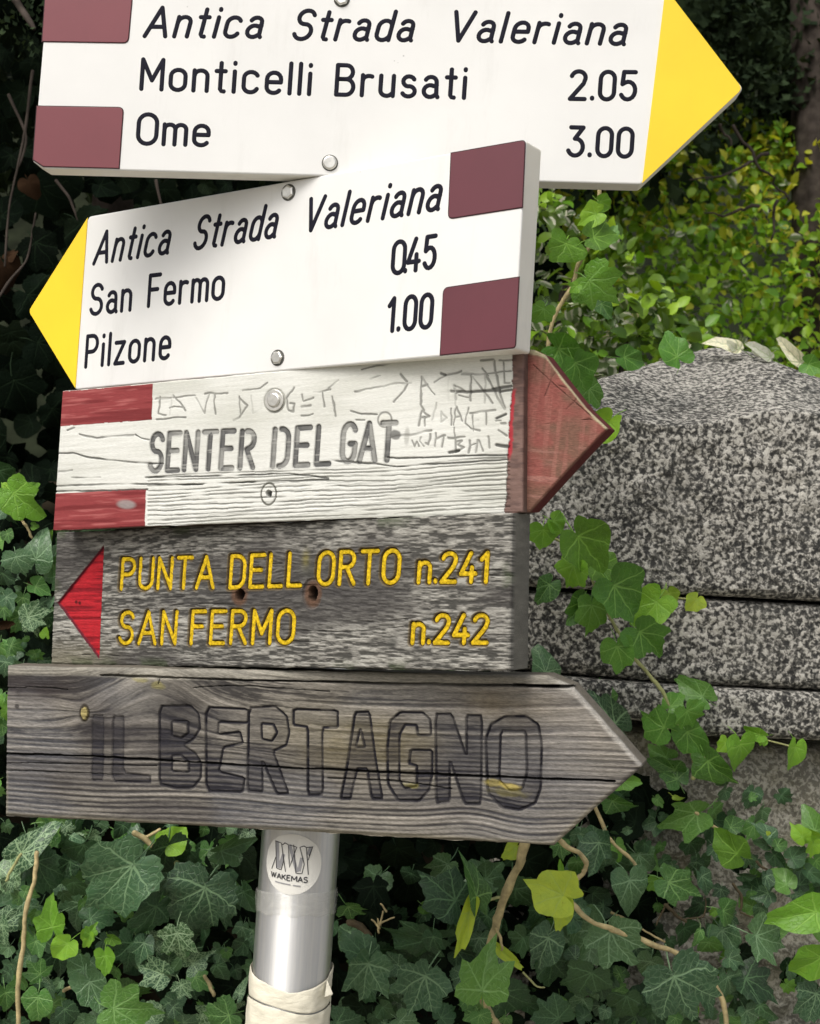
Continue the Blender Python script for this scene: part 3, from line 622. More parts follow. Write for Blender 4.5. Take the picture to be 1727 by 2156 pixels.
def relief_board(pl, root, T, B, thick, fn, parts, res=.0005, edge=.0025, wob=.0008, mat=None, sidecol=(.12, .11, .10)):
    """T,B matching pixel polylines (top, bottom). fn(P2,a,b,edge distance)->(height, colour, label). parts: {label:(name,material,labeltext)}"""
    T = np.array(pv(pl, T)); B = np.array(pv(pl, B))
    Lm = [max(np.linalg.norm(T[i + 1] - T[i]), np.linalg.norm(B[i + 1] - B[i])) for i in range(len(T) - 1)]
    s = [0.0]; nb = []
    for L_ in Lm: nb.append(max(2, int(L_ / res))); s.append(s[-1] + L_)
    S_ = np.concatenate([np.linspace(s[i], s[i + 1], nb[i], endpoint=False) for i in range(len(nb))] + [[s[-1]]])
    tx = np.column_stack([np.interp(S_, s, T[:, k]) for k in (0, 1)]); bx = np.column_stack([np.interp(S_, s, B[:, k]) for k in (0, 1)])
    H = max(np.linalg.norm(T[i] - B[i]) for i in range(len(T))); nv = int(H / res); tt = np.linspace(0, 1, nv)
    # wobbly edges
    wt = (fbm(S_ * 60, S_ * 0, 4, 1) - .5) * 2 * wob; wb = (fbm(S_ * 60, S_ * 0, 4, 8) - .5) * 2 * wob
    w0 = np.minimum(1, np.linalg.norm(tx - bx, axis=1) / .02)
    tx[:, 1] += wt * w0; bx[:, 1] += wb * w0
    n = len(S_)
    P2 = tx[:, None, :] * (1 - tt)[None, :, None] + bx[:, None, :] * tt[None, :, None]
    P2 = P2.reshape(-1, 2)
    ee = T[1] - T[0]; ee /= np.linalg.norm(ee); nn = np.array([-ee[1], ee[0]]); a = (P2 - T[0]) @ ee; b = (P2 - T[0]) @ nn
    outline = np.vstack([T, B[::-1]])
    De, _ = seg_dist(P2, [outline], closed=True, pad=1)
    h, col, lab = fn(P2, a, b, De)
    r = edge; dd = np.clip(De, 0, r); h = h - (r - np.sqrt(np.maximum(0, r * r - (r - dd) ** 2)))
    V = np.column_stack([P2, h])
    i, j = np.meshgrid(np.arange(n - 1), np.arange(nv - 1), indexing='ij'); i = i.ravel(); j = j.ravel()
    F = np.stack([i * nv + j, i * nv + j + 1, (i + 1) * nv + j + 1, (i + 1) * nv + j], 1)
    fl = lab[F[:, 0]]
    # sides and back
    ring = np.concatenate([np.arange(n) * nv, (n - 1) * nv + np.arange(1, nv), (np.arange(n - 2, -1, -1)) * nv + nv - 1, np.arange(nv - 2, 0, -1)])
    _, ui = np.unique(np.round(V[ring] * 1e7).astype(np.int64), axis=0, return_index=True); ring = ring[np.sort(ui)]
    m = len(ring); rows = [V[ring]]; rc = [col[ring]]
    for k, zz in enumerate((-.25, -.55, -.9)):
        q = V[ring].copy(); q[:, 2] = np.where(q[:, 2] < thick * zz, q[:, 2], thick * zz) if False else thick * zz
        rows.append(q); nf = .75 + .5 * fbm(q[:, 0] * 300 + k * 3, q[:, 1] * 300, 3, k)[:, None]; rc.append(np.asarray(sidecol) * nf)
    q = V[ring].copy(); q[:, 2] = -thick; c = q[:, :2].mean(0); q[:, :2] = c + (q[:, :2] - c) * .995; rows.append(q); rc.append(np.tile(sidecol, (m, 1)))
    SV = np.vstack(rows); SC = np.vstack(rc); SF = []
    i2, j2 = np.meshgrid(np.arange(4), np.arange(m), indexing='ij'); i2 = i2.ravel(); j2 = j2.ravel(); jn = (j2 + 1) % m
    SF = np.stack([i2 * m + j2, i2 * m + jn, (i2 + 1) * m + jn, (i2 + 1) * m + j2], 1)
    cen = len(SV); SV = np.vstack([SV, [*c, -thick]]); SC = np.vstack([SC, sidecol])
    BF = np.stack([4 * m + np.arange(m), 4 * m + (np.arange(m) + 1) % m, np.full(m, cen)], 1)
    objs = {}
    for lb, (nm, mt, ltxt) in parts.items():
        f = F[fl == lb]
        if not len(f): continue
        used = np.unique(f); re = np.full(len(V), -1, dtype=np.int64); re[used] = np.arange(len(used))
        vv = V[used]; cc = col[used]; ff = re[f]
        if lb == 0:
            off = len(vv); vv = np.vstack([vv, SV]); cc = np.vstack([cc, SC]); ff = [ff, SF + off, BF + off]
        o = mk(nm, np_mesh(nm, vv, ff, mt, True, col=cc), root)
        if ltxt: o['label'] = ltxt
        objs[lb] = o
    return objs
def hole(P2, c, r, h, col, depth=.012):
    d = np.hypot(P2[:, 0] - c[0], P2[:, 1] - c[1]); t = 1 - sstep(r * .85, r * 1.1, d)
    return h - depth * t, mixc(col, (.004, .004, .004), t)
def dist_to(P2, c, ry=1.0): return np.hypot(P2[:, 0] - c[0], (P2[:, 1] - c[1]) / ry)

c3 = lambda *p: [(57.6 + x * .3668, 691 + y * .3668) for x, y in p]
c4 = lambda *p: [(691 + x * .3668, 691 + y * .3668) for x, y in p]
c6 = lambda *p: [(748.6 + x * .2167, 748.6 + y * .2167) for x, y in p]
# ---- board 3
def bd3(P2, a, b, De):
    pl = PL3; n = len(P2)
    bw = b + .0022 * (fbm(a * 14, b * 30, 3, 2) - .5)
    h = (fbm(a * 30, b * 400, 3, 3) - .5) * .0003
    tone = fbm(a * 9, b * 30, 4, 4)
    col = mixc(np.tile((.655, .66, .62), (n, 1)), (.53, .535, .485), sstep(.35, .75, tone))
    streak = fbm(a * 26, b * 900, 3, 5); low = sstep(-.055, -.08, b)
    col = mixc(col, (.34, .33, .28), sstep(.60, .82, streak) * (.15 + .12 * low))
    red = (.235, .038, .040); labs = np.zeros(n, dtype=int)
    def cut(lines, wmin, wmax, depth, alpha, colr=(.045, .045, .04), wild=.5, jx=0, jy=.0011):
        nonlocal h, col
        D, I = seg_dist(P2 + np.column_stack([jx * (fbm(b * 110, a * 90, 3, 66) - .5), jy * (fbm(a * 90, b * 60, 3, 6) - .5)]), lines)
        ww = wmin + (wmax - wmin) * fbm(a * 70 + I * 7, b * 60, 3, 7)
        brk = sstep(.50 - wild * .45, .50 + .02, fbm(a * 45 + I * 5.3, I * 3.1, 2, 9))
        t = (1 - sstep(ww * .5, ww * 1.15, D)) * brk
        h -= depth * t; col = mixc(col, colr, t * alpha)
    # the ring lines of the lower half
    lines = []
    for k in range(12):
        t = k / 11; yl = 1006 + 97 * t; yr = 962 + 106 * t
        xs = np.linspace(312, 1072, 26); sag = 9 * (1 - t) * np.exp(-((xs - 820) / 120) ** 2)
        ys = yl + (yr - yl) * (xs - 312) / 760 + sag + 2.5 * np.sin(xs * .012 + k) * (1 - .5 * t)
        lines.append([pl.L(x, y) for x, y in zip(xs, ys)])
    cut(lines, .0003, .0010, .0007, .66, (.12, .12, .105), wild=.85)
    fine = []
    for k in range(10):
        yl = 1040 + 62 * k / 9 + 4; yr = 985 + 82 * k / 9 + 4
        fine.append([pl.L(x, yl + (yr - yl) * (x - 312) / 760 + 2 * math.sin(x * .02 + k * 2)) for x in np.linspace(312, 1070, 20)])
    cut(fine, .0002, .0005, .0003, .3, wild=.1)
    big = [c3((175, 715), (260, 715), (370, 745), (470, 755), (600, 768), (700, 775), (780, 775)), c3((620, 612), (655, 630), (700, 640)),
           c3((165, 905), (480, 895), (670, 893), (900, 897), (1340, 880), (1727, 868)), c3((680, 855), (1000, 850), (1200, 845), (1400, 835), (1500, 833), (1650, 850), (1727, 862)),
           c4((0, 752), (80, 765), (200, 772), (400, 795), (560, 780), (800, 768), (1030, 752)), c4((340, 745), (550, 742), (720, 732), (1030, 728)),
           c3((160, 935), (500, 930), (690, 925))]
    big = [[pl.L(x, y) for x, y in q] for q in big]
    cut(big, .0004, .0012, .0011, .85, wild=.85)
    thin = [c3((300, 610), (400, 630), (500, 620), (610, 615)), c3((230, 585), (270, 572)), c3((180, 822), (260, 815)), c3((255, 858), (420, 858)), c3((740, 525), (830, 515), (910, 510)), c4((130, 475), (190, 490), (280, 495)), c4((160, 525), (210, 525)), c4((190, 235), (300, 210), (400, 200)), c4((240, 295), (300, 270))]
    cut([[pl.L(x, y) for x, y in q] for q in thin], .0004, .0012, .0007, .7, wild=.8)
    gr = [c6(*q) for q in [((0, 350), (290, 290), (400, 265), (540, 268)), ((440, 185), (500, 255)), ((510, 270), (460, 350), (370, 450)), ((630, 460), (645, 210)), ((645, 210), (690, 290), (760, 380)), ((640, 310), (700, 290)),
        ((770, 265), (870, 180), (1020, 150)), ((910, 205), (900, 440), (940, 440)), ((960, 275), (970, 490)), ((960, 275), (1060, 335), (970, 360)), ((1000, 380), (1120, 405)), ((1120, 180), (1120, 430)), ((1120, 190), (1340, 450)), ((1260, 180), (1260, 450)),
        ((1270, 190), (1440, 510)), ((1230, 120), (1290, 190)), ((1350, 60), (1400, 350), (1440, 500)), ((1440, 60), (1450, 270), (1500, 270)), ((1030, 175), (1200, 180), (1300, 170), (1510, 150)), ((1210, 45), (1340, 45)), ((1400, 50), (1510, 40)),
        ((640, 530), (615, 670)), ((640, 530), (715, 590), (620, 600)), ((670, 590), (670, 680)), ((780, 465), (745, 625)), ((830, 550), (880, 605), (835, 650), (830, 550)), ((935, 520), (925, 665)), ((985, 500), (950, 665)), ((985, 500), (1040, 630)), ((965, 600), (1030, 590)),
        ((1100, 505), (1070, 650), (1120, 700), (1210, 720)), ((1145, 570), (1150, 720)), ((1115, 555), (1200, 545), (1360, 520)), ((1150, 625), (1200, 620)), ((1275, 540), (1275, 660)), ((1365, 640), (1410, 630)), ((1410, 660), (1460, 650)), ((1390, 735), (1470, 780)),
        ((550, 820), (570, 880), (600, 830), (620, 880)), ((650, 790), (630, 830), (670, 880)), ((725, 760), (715, 860), (690, 850)), ((770, 760), (775, 880)), ((850, 780), (840, 880)), ((770, 820), (870, 775)), ((960, 690), (970, 930)), ((970, 830), (1030, 820), (990, 860), (1050, 890), (970, 930)),
        ((900, 795), (1060, 780)), ((1110, 820), (1100, 940)), ((1110, 870), (1170, 855)), ((1190, 820), (1170, 940)), ((1200, 820), (1240, 930)), ((1290, 790), (1300, 900)), ((310, 810), (470, 780), (730, 725)), ((640, 380), (625, 470), (660, 530))]]
    gr += [c3(*q) for q in [((765, 400), (755, 490), (800, 495)), ((740, 410), (960, 385)), ((840, 380), (820, 495)), ((840, 380), (905, 470)), ((820, 455), (900, 455)), ((965, 400), (1020, 490), (1040, 385)), ((1075, 380), (1080, 490)), ((1015, 380), (1150, 370)),
        ((1220, 390), (1225, 500)), ((1220, 395), (1265, 440), (1215, 510)), ((1185, 525), (1215, 510)), ((1285, 385), (1300, 490), (1340, 470), (1350, 400)), ((1240, 355), (1340, 345), (1380, 310)), ((1530, 340), (1490, 400), (1500, 470), (1530, 480), (1535, 430), (1510, 430)),
        ((1580, 380), (1590, 420), (1640, 400)), ((1570, 500), (1640, 490)), ((1575, 450), (1625, 440)), ((1640, 370), (1740, 350)), ((1690, 360), (1705, 450))]]
    gr += [c4(*q) for q in [((0, 345), (60, 300)), ((20, 390), (45, 500))]]
    cut([[pl.L(x, y) for x, y in q] for q in gr], .0005, .0014, .0006, .75, (.13, .13, .115), wild=1.1, jx=.0026, jy=.0026)
    bold = [c6(*q) for q in [((930, 340), (1080, 350), (1260, 340), (1400, 335)), ((1330, 325), (1510, 300)), ((1400, 350), (1510, 335)), ((1370, 610), (1460, 565)), ((1370, 870), (1480, 885)), ((910, 940), (1000, 920)), ((830, 170), (870, 180)), ((960, 280), (975, 420))]]
    cut([[pl.L(x, y) for x, y in q] for q in bold], .0010, .0017, .0010, .9, (.05, .05, .045), wild=1.2)
    d = dist_to(P2, pl.L(*c6((285, 620))[0])); rg = (1 - sstep(.0004, .0011, np.abs(d - .0057))); col = mixc(col, (.2, .2, .18), rg * .9); col = mixc(col, (.62, .62, .56), (1 - sstep(.0040, .0048, d)) * .8)
    # letters
    st = []
    def wd(*args, **kw): st.extend(word_strokes(pl, *args, **kw))
    GL['D_'] = None
    wd('SENTE', 315, 992, 488, 985, 78, 78, gap=.26); 
    R3 = [[(0, 0), (0, 1)], [(.17, 1)] + arc(.22, .76, .23, .24, 80, -80, 9) + [(.2, .5), (.46, 0)]]; D3 = [[(0, 0), (0, 1)], [(.24, 1)] + arc(.24, .74, .28, .26, 80, 0, 6) + arc(.24, .26, .28, .26, 0, -80, 6) + [(.22, 0)]]
    GL['R'], oR = (.46, R3), GL['R']; GL['D'], oD = (.52, D3), GL['D']
    wd('R', 505, 985, 532, 984, 77, 77); wd('DEL', 574, 982, 692, 976, 78, 79, gap=.3); wd('GAT', 718, 972, 828, 968, 79, 78, gap=.22)
    GL['R'], GL['D'] = oR, oD
    D, I = seg_dist(P2, st); t = 1 - sstep(.0019, .0024, D)
    wear = fbm(a * 55 + I * 3.7, b * 55, 3, 12) ; dark = sstep(.30, .62, wear + .15 * (np.sin(I * 2.3)))
    grain = fbm(a * 60, b * 700, 2, 13)
    inkc = mixc(np.tile((.24, .24, .225), (n, 1)), (.02, .02, .024), np.clip(dark * .8 + (sstep(.0010, .0020, D) * .5), 0, 1))
    inkc = mixc(inkc, (.4, .4, .37), sstep(.62, .8, grain) * .5)
    h -= .0011 * t; rim = (1 - sstep(.0024, .0034, D)) * .35
    col = mixc(col, (.2, .2, .18), rim * (1 - t)); col = col * (1 - t[:, None] * .93) + inkc * t[:, None] * .93
    labs[t > .5] = 4
    # red paint
    redn = fbm(a * 40, b * 500, 3, 14); redc = mixc(np.tile(red, (n, 1)), (.36, .10, .095), sstep(.52, .8, redn)); redc = mixc(redc, (.16, .02, .022), sstep(.5, .75, fbm(a * 18, b * 260, 3, 15)))
    for q in (((203, 362), (722, 318), (716, 525), (183, 562)), ((152, 948), (683, 924), (676, 1138), (140, 1165))):
        m = in_poly(P2 + np.column_stack([0 * a, 0 * a + .0006 * (fbm(a * 120, b * 60, 2, 16) - .5)]), pv(pl, c3(*q)))
        cc = redc.copy()
        if q[0][1] > 900:
            d = dist_to(P2, pl.L(*c3((570, 1010))[0]), .4); cc = mixc(cc, (.3, .3, .29), (1 - sstep(.006, .012, d)) * .7)
        col[m] = cc[m]; labs[m] = 5 if q[0][1] > 900 else 1; h[m] += .0002
    # weathered margin beside the arrowhead
    edgex = np.array([pl.L(*p) for p in c4((1058, 90), (1060, 300), (1046, 450), (1035, 650), (1027, 800), (1015, 1080))])
    xe = np.interp(-P2[:, 1], -edgex[:, 1], edgex[:, 0]) + .003 * (fbm(b * 220, a * 60, 3, 17) - .5)
    m = P2[:, 0] > xe
    yy = -b / .125
    mc = mixc(np.tile((.17, .105, .088), (n, 1)), (.085, .052, .046), sstep(.35, .75, fbm(a * 120, b * 420, 3, 18)) * .8)
    redz = sstep(.22, .26, yy) * (1 - sstep(.60, .66, yy)) * sstep(.0035, .002, P2[:, 0] - xe); mc = mixc(mc, (.34, .03, .04), redz)
    col[m] = mc[m]; h[m] -= .0006 + .0008 * fbm(a * 150, b * 150, 2, 19)[m]; labs[m] = 2
    for q, r in (((1420, 415), .0062),):
        d = dist_to(P2, pl.L(*c3(q)[0])); rg = (1 - sstep(.0008, .0016, np.abs(d - .0088))); col = mixc(col, (.25, .25, .22), rg * .7); h -= .0006 * rg
    d = dist_to(P2, pl.L(*c3((1385, 950))[0]), 1.25); rg = (1 - sstep(.0004, .0010, np.abs(d - .0068))); col = mixc(col, (.12, .12, .10), rg); h -= .0005 * rg
    h, col = hole(P2, pl.L(*c3((1387, 948))[0]), .0026, h, col)
    d = dist_to(P2, pl.L(*c6((390, 765))[0]), .75); col = mixc(col, (.10, .10, .095), (1 - sstep(.0038, .0056, d + .002 * (fbm(a * 300, b * 300, 2, 3) - .5))) * .85)
    d = dist_to(P2, pl.L(*c6((500, 780))[0]), 3); col = mixc(col, (.25, .25, .22), (1 - sstep(.0014, .003, d)) * .5)
    return h, col, labs
b3 = board_root('wooden_trail_sign', PL3, 'white painted wooden sign with red arrowhead and scratched graffiti, in the middle')
relief_board(PL3, b3, [(132, 823), (1102, 733)], [(112, 1115), (1100, 1078)], .030, bd3,
             {0: ('plank', M['woodpaint'], None), 1: ('red_band', M['woodpaint'], None), 5: ('red_band', M['woodpaint'], None), 2: ('worn_end', M['woodpaint'], 'worn red end strip beside the arrowhead'), 4: ('carved_lettering', M['woodpaint'], None)}, edge=.0012, wob=.0006, sidecol=(.13, .085, .07))
# arrowhead of board 3: its own recessed red plate
def bd3t(P2, a, b, De):
    n = len(P2); pl = PL3
    h = (fbm(a * 60, b * 60, 4, 3) - .5) * .0008 + (fbm(a * 200, b * 200, 2, 4) - .5) * .0003
    t = fbm(a * 30, b * 45, 4, 5); vs_ = fbm(a * 260, b * 25, 3, 6)
    col = mixc(np.tile((.235, .075, .062), (n, 1)), (.165, .085, .060), sstep(.4, .65, t)); col = mixc(col, (.29, .12, .095), sstep(.5, .75, vs_) * .5)
    hs_ = fbm(a * 30, b * 420, 3, 7); lowr = sstep(-.05, -.085, b); col = mixc(col, (.34, .17, .14), sstep(.55, .8, hs_) * lowr * .6)
    nx = a / .035; col = mixc(col, (.27, .05, .045), (1 - sstep(0, .5, nx)) * .45)
    cr = [[pl.L(*p) for p in c4(*q)] for q in [((1200, 545), (1330, 530), (1480, 515), (1540, 540)), ((1530, 535), (1590, 572)), ((1265, 520), (1330, 470), (1400, 400), (1370, 340), (1300, 320)), ((1210, 400), (1260, 270), (1300, 220)), ((1150, 200), (1280, 320), (1420, 440), (1500, 510))]]
    D, I = seg_dist(P2, cr); g = (1 - sstep(.0001, .0008, D)) * sstep(.42, .6, fbm(a * 100, b * 100, 2, 8)); h -= .0006 * g; col = mixc(col, (.06, .022, .018), g * .6)
    # bare pale wood along the upper edge
    e = [[pl.L(*p) for p in c4((1130, 120), (1180, 125), (1240, 150), (1330, 270), (1480, 460), (1590, 572))]]
    De2, _ = seg_dist(P2, e, pad=1); tt = 1 - sstep(.0015, .0034, De2 + .0015 * (fbm(a * 90, b * 90, 3, 9) - .5)); col = mixc(col, (.34, .30, .19), tt)
    return h, col, np.zeros(n, dtype=int)
PL3b = Plane((122, 970), 1.209, (1095, 905), 1.040); PL3b.o = PL3b.o - PL3b.w * .010
tip = bpy.data.objects.new('arrowhead_mount', None)
T3 = c4((1105, 118), (1180, 122), (1240, 150), (1330, 268), (1480, 458), (1598, 572)); B3 = c4((1100, 1052), (1155, 1052), (1215, 985), (1310, 880), (1460, 718), (1598, 576))
oo = relief_board(PL3b, None, T3, B3, .022, bd3t, {0: ('arrowhead', M['wood'], 'reddish pointed arrowhead with a pale bare edge')}, edge=.0015, wob=.0004, sidecol=(.10, .018, .018))
for o in oo.values(): o.parent = b3; o.matrix_local = Matrix.Translation((0, 0, -.010))
bpy.data.objects.remove(tip)
hex_bolt(PL3, *c3((1420, 413))[0], b3, .0058, z=.0003, washer=.0085, round_=True)

# ---- board 4
c5 = lambda *p: [(x * .3668, 1065.3 + y * .3668) for x, y in p]
c6b = lambda *p: [(575.8 + x * .3668, 1065.3 + y * .3668) for x, y in p]
W4 = [('PUNTA', 253, 1239, 446, 1236, 62, 64, dict(gap=.24)), ('DELL', 482, 1237, 630, 1232, 66, 68, dict(gap=.24)), ('ORTO', 667, 1230, 836, 1226, 67, 68, dict(gap=.24)),
      ('n.241', 879, 1225, 1022, 1224, 60, 60, dict(gap=.2)), ('SAN', 249, 1354, 366, 1354, 65, 66, dict(gap=.26)), ('FERMO', 400, 1354, 614, 1353, 67, 68, dict(gap=.25)), ('n.242', 866, 1353, 1022, 1353, 58, 58, dict(gap=.2))]
ST4 = []
for wrd in W4: ST4 += word_strokes(PL4, *wrd[:-1], **wrd[-1])
TRI4 = [(219.5, 1146), (209.5, 1388), (121, 1268)]
def bd4(P2, a, b, De):
    pl = PL4; n = len(P2)
    k1 = pl.L(652, 1200); d1 = dist_to(P2, k1, .7)
    warp = .006 * np.exp(-(d1 / .028) ** 2) * np.sign(P2[:, 1] - k1[1]) + .010 * (fbm(a * 5, b * 9, 2, 3) - .5)
    bb = b + warp
    dash = fbm(a * 130, bb * 860, 3, 21); ring = fbm(a * 8, bb * 300, 3, 22); coarse = fbm(a * 7, bb * 26, 3, 23)
    v = dash * .68 + ring * .32
    col = mixc(np.tile((.060, .058, .052), (n, 1)), (.215, .207, .185), sstep(.40, .53, v)); col = mixc(col, (.40, .39, .35), sstep(.55, .66, v) * .75)
    col = mixc(col, (.050, .046, .044), sstep(.54, .36, coarse) * .75)
    col = mixc(col, (.26, .24, .17), sstep(-.085, -.115, b) * (1 - sstep(.02, .09, a)) * .6)
    col = mixc(col, (.045, .042, .042), np.exp(-((b + .058 + .004 * np.sin(a * 20)) / .010) ** 2) * sstep(.05, .15, a) * (1 - sstep(.30, .38, a)) * .55)
    h = (v - .5) * .0016
    lines = []
    for k in range(16):
        y = 1085 + 20 * k; x0 = 130 + 700 * random.random(); x1 = x0 + 120 + 300 * random.random()
        lines.append([pl.L(x, y + 4 * math.sin(x * .02 + k) - (x - 600) * .03 + 4) for x in np.linspace(x0, min(x1, 1060), 12)])
    lines.append([pl.L(*p) for p in c6b((1240, 397), (1400, 400))]); lines.append([pl.L(*p) for p in c6b((1230, 738), (1390, 740))])
    D, I = seg_dist(P2, lines); t = (1 - sstep(.0001, .0007, D)) * sstep(.4, .5, fbm(a * 60 + I * 3, I * 1.1, 2, 4)); h -= .0008 * t; col = mixc(col, (.03, .028, .026), t * .8)
    col = mixc(col, (.06, .06, .05), np.exp(-(d1 / .009) ** 2) * .75); col = mixc(col, (.22, .19, .05), np.exp(-(dist_to(P2, pl.L(644, 1175), 2) / .003) ** 2) * .6)
    d = dist_to(P2, pl.L(*c6b((690, 780))[0]), 1.2); col = mixc(col, (.05, .05, .045), np.exp(-(d / .005) ** 2) * .7)
    # carved letters: groove walls, paint lies in the bottom
    D, I = seg_dist(P2, ST4); t = 1 - sstep(.0022, .0029, D); h -= .0022 * t
    halo = (1 - sstep(.0026, .0040, D)); col = mixc(col, (.16, .11, .03), halo * .5); col = mixc(col, (.045, .026, .008), t * .97)
    lab = np.zeros(n, dtype=int)
    tri = pv(pl, TRI4); m = in_poly(P2, tri); Dt, _ = seg_dist(P2, [tri], closed=True)
    rr = fbm(a * 22, b * 420, 3, 31); rc = mixc(np.tile((.37, .010, .018), (n, 1)), (.20, .006, .012), sstep(.52, .72, rr)); rc = mixc(rc, (.42, .02, .028), sstep(.60, .35, rr) * .5)
    rc = mixc(rc, (.10, .01, .02), 1 - sstep(.0006, .0018, Dt))
    for q in ((430, 550), (450, 555)):
        rc = mixc(rc, (.08, .004, .006), 1 - sstep(.0010, .0022, dist_to(P2, pl.L(*c5(q)[0]))))
    h[m] = (-.0022 * sstep(0, .0012, Dt) + (rr - .5) * -.0012)[m]; col[m] = rc[m]; lab[m] = 1
    for q, r, ry in ((c5((1375, 507))[0], .0045, 1.1), (c6b((222, 502))[0], .0042, 1.35)):
        c = pl.L(*q); d = dist_to(P2, c, ry); col = mixc(col, (.11, .055, .03), (1 - sstep(.006, .010, d)) * .8); h -= .0016 * (1 - sstep(.0085, .0095, d)) * (1 if ry > 1.2 else 0)
        t = 1 - sstep(r * .85, r * 1.1, d + .0012 * (fbm(a * 300, b * 300, 2, 3) - .5)); h -= .012 * t; col = mixc(col, (.006, .004, .003), t)
    t = sstep(.44, .30, fbm(a * 35, b * 45, 3, 33)) * (1 - sstep(0, .010, De)); col = mixc(col, (.04, .06, .02), t * .6)
    return h, col, lab
b4 = board_root('wooden_trail_sign', PL4, 'grey weathered wooden sign with red arrow and yellow carved letters reading Punta dell Orto')
relief_board(PL4, b4, [(119, 1120), (1078, 1079)], [(107, 1398), (1073, 1412)], .034, bd4,
             {0: ('plank', M['wood'], None), 1: ('arrow_marker', M['wood'], 'carved red triangle pointing left')}, edge=.0020, wob=.0009, sidecol=(.15, .145, .125))
for i, wrd in enumerate(W4):
    lettering(PL4, b4, [wrd], .0037, M['yellow_infill'], 'lettering', -.0019, .0003)
lettering(PL4, b4, [("'", 648, 1232, 655, 1232, 68, 68)], .003, M['yellow_infill'], 'apostrophe', -.0016, .0005)

# ---- board 5
c7 = lambda *p: [(x * .4335, 1382 + y * .4335) for x, y in p]
c8 = lambda *p: [(691 + x * .4335, 1382 + y * .4335) for x, y in p]
def chaikin(q, n=2):
    q = np.array(q, float)
    for _ in range(n):
        nx_ = np.roll(q, -1, 0); q = np.stack([q * .92 + nx_ * .08, q * .08 + nx_ * .92], 1).reshape(-1, 2)
    return q
L5 = [  # letter outlines: (outer, inners, fill darkness, outlined)
    (c7((448, 283), (505, 285), (502, 602), (446, 600)), [], .95, .3), (c7((550, 288), (602, 290), (600, 563), (732, 580), (730, 616), (545, 606)), [], .8, .5),
    (c7((775, 240), (925, 238), (965, 280), (972, 350), (940, 400), (892, 432), (950, 470), (978, 520), (975, 590), (935, 640), (850, 640), (775, 618)), [c7((835, 315), (912, 315), (915, 370), (880, 396), (835, 386)), c7((835, 482), (880, 480), (915, 515), (918, 560), (835, 556))], .75, .9),
    (c7((1000, 245), (1205, 255), (1205, 322), (1062, 318), (1058, 378), (1165, 365), (1180, 420), (1085, 440), (1062, 560), (1188, 588), (1180, 658), (1002, 652)), [], .45, 1),
    (c7((1208, 248), (1335, 240), (1392, 290), (1405, 370), (1390, 430), (1325, 460), (1402, 665), (1345, 668), (1272, 500), (1276, 660), (1202, 655)), [c7((1270, 325), (1328, 330), (1345, 370), (1320, 410), (1272, 400))], .55, 1),
    (c7((1425, 255), (1640, 262), (1640, 345), (1565, 345), (1568, 672), (1495, 672), (1495, 342), (1425, 332)), [], .45, 1),
    (c8((130, 270), (200, 268), (230, 500), (264, 692), (212, 690), (188, 545), (140, 545), (108, 692), (60, 690), (90, 540)), [c8((156, 350), (178, 440), (134, 440))], .6, 1),
    (c8((500, 382), (495, 305), (460, 272), (350, 270), (300, 312), (286, 450), (290, 620), (340, 700), (440, 702), (490, 650), (505, 570), (505, 455), (400, 452), (392, 520), (430, 530), (430, 630), (370, 640), (345, 600), (346, 380), (372, 332), (428, 334), (436, 382)), [], .5, 1),
    (c8((522, 278), (600, 278), (672, 490), (672, 285), (747, 286), (742, 716), (662, 716), (590, 500), (590, 705), (525, 712)), [], .8, .9),
    (c8((765, 400), (790, 330), (860, 290), (960, 290), (1020, 330), (1037, 420), (1032, 640), (1005, 712), (930, 745), (840, 730), (775, 660)), [c8((838, 360), (960, 364), (966, 560), (942, 645), (880, 650), (830, 600))], .7, 1)]
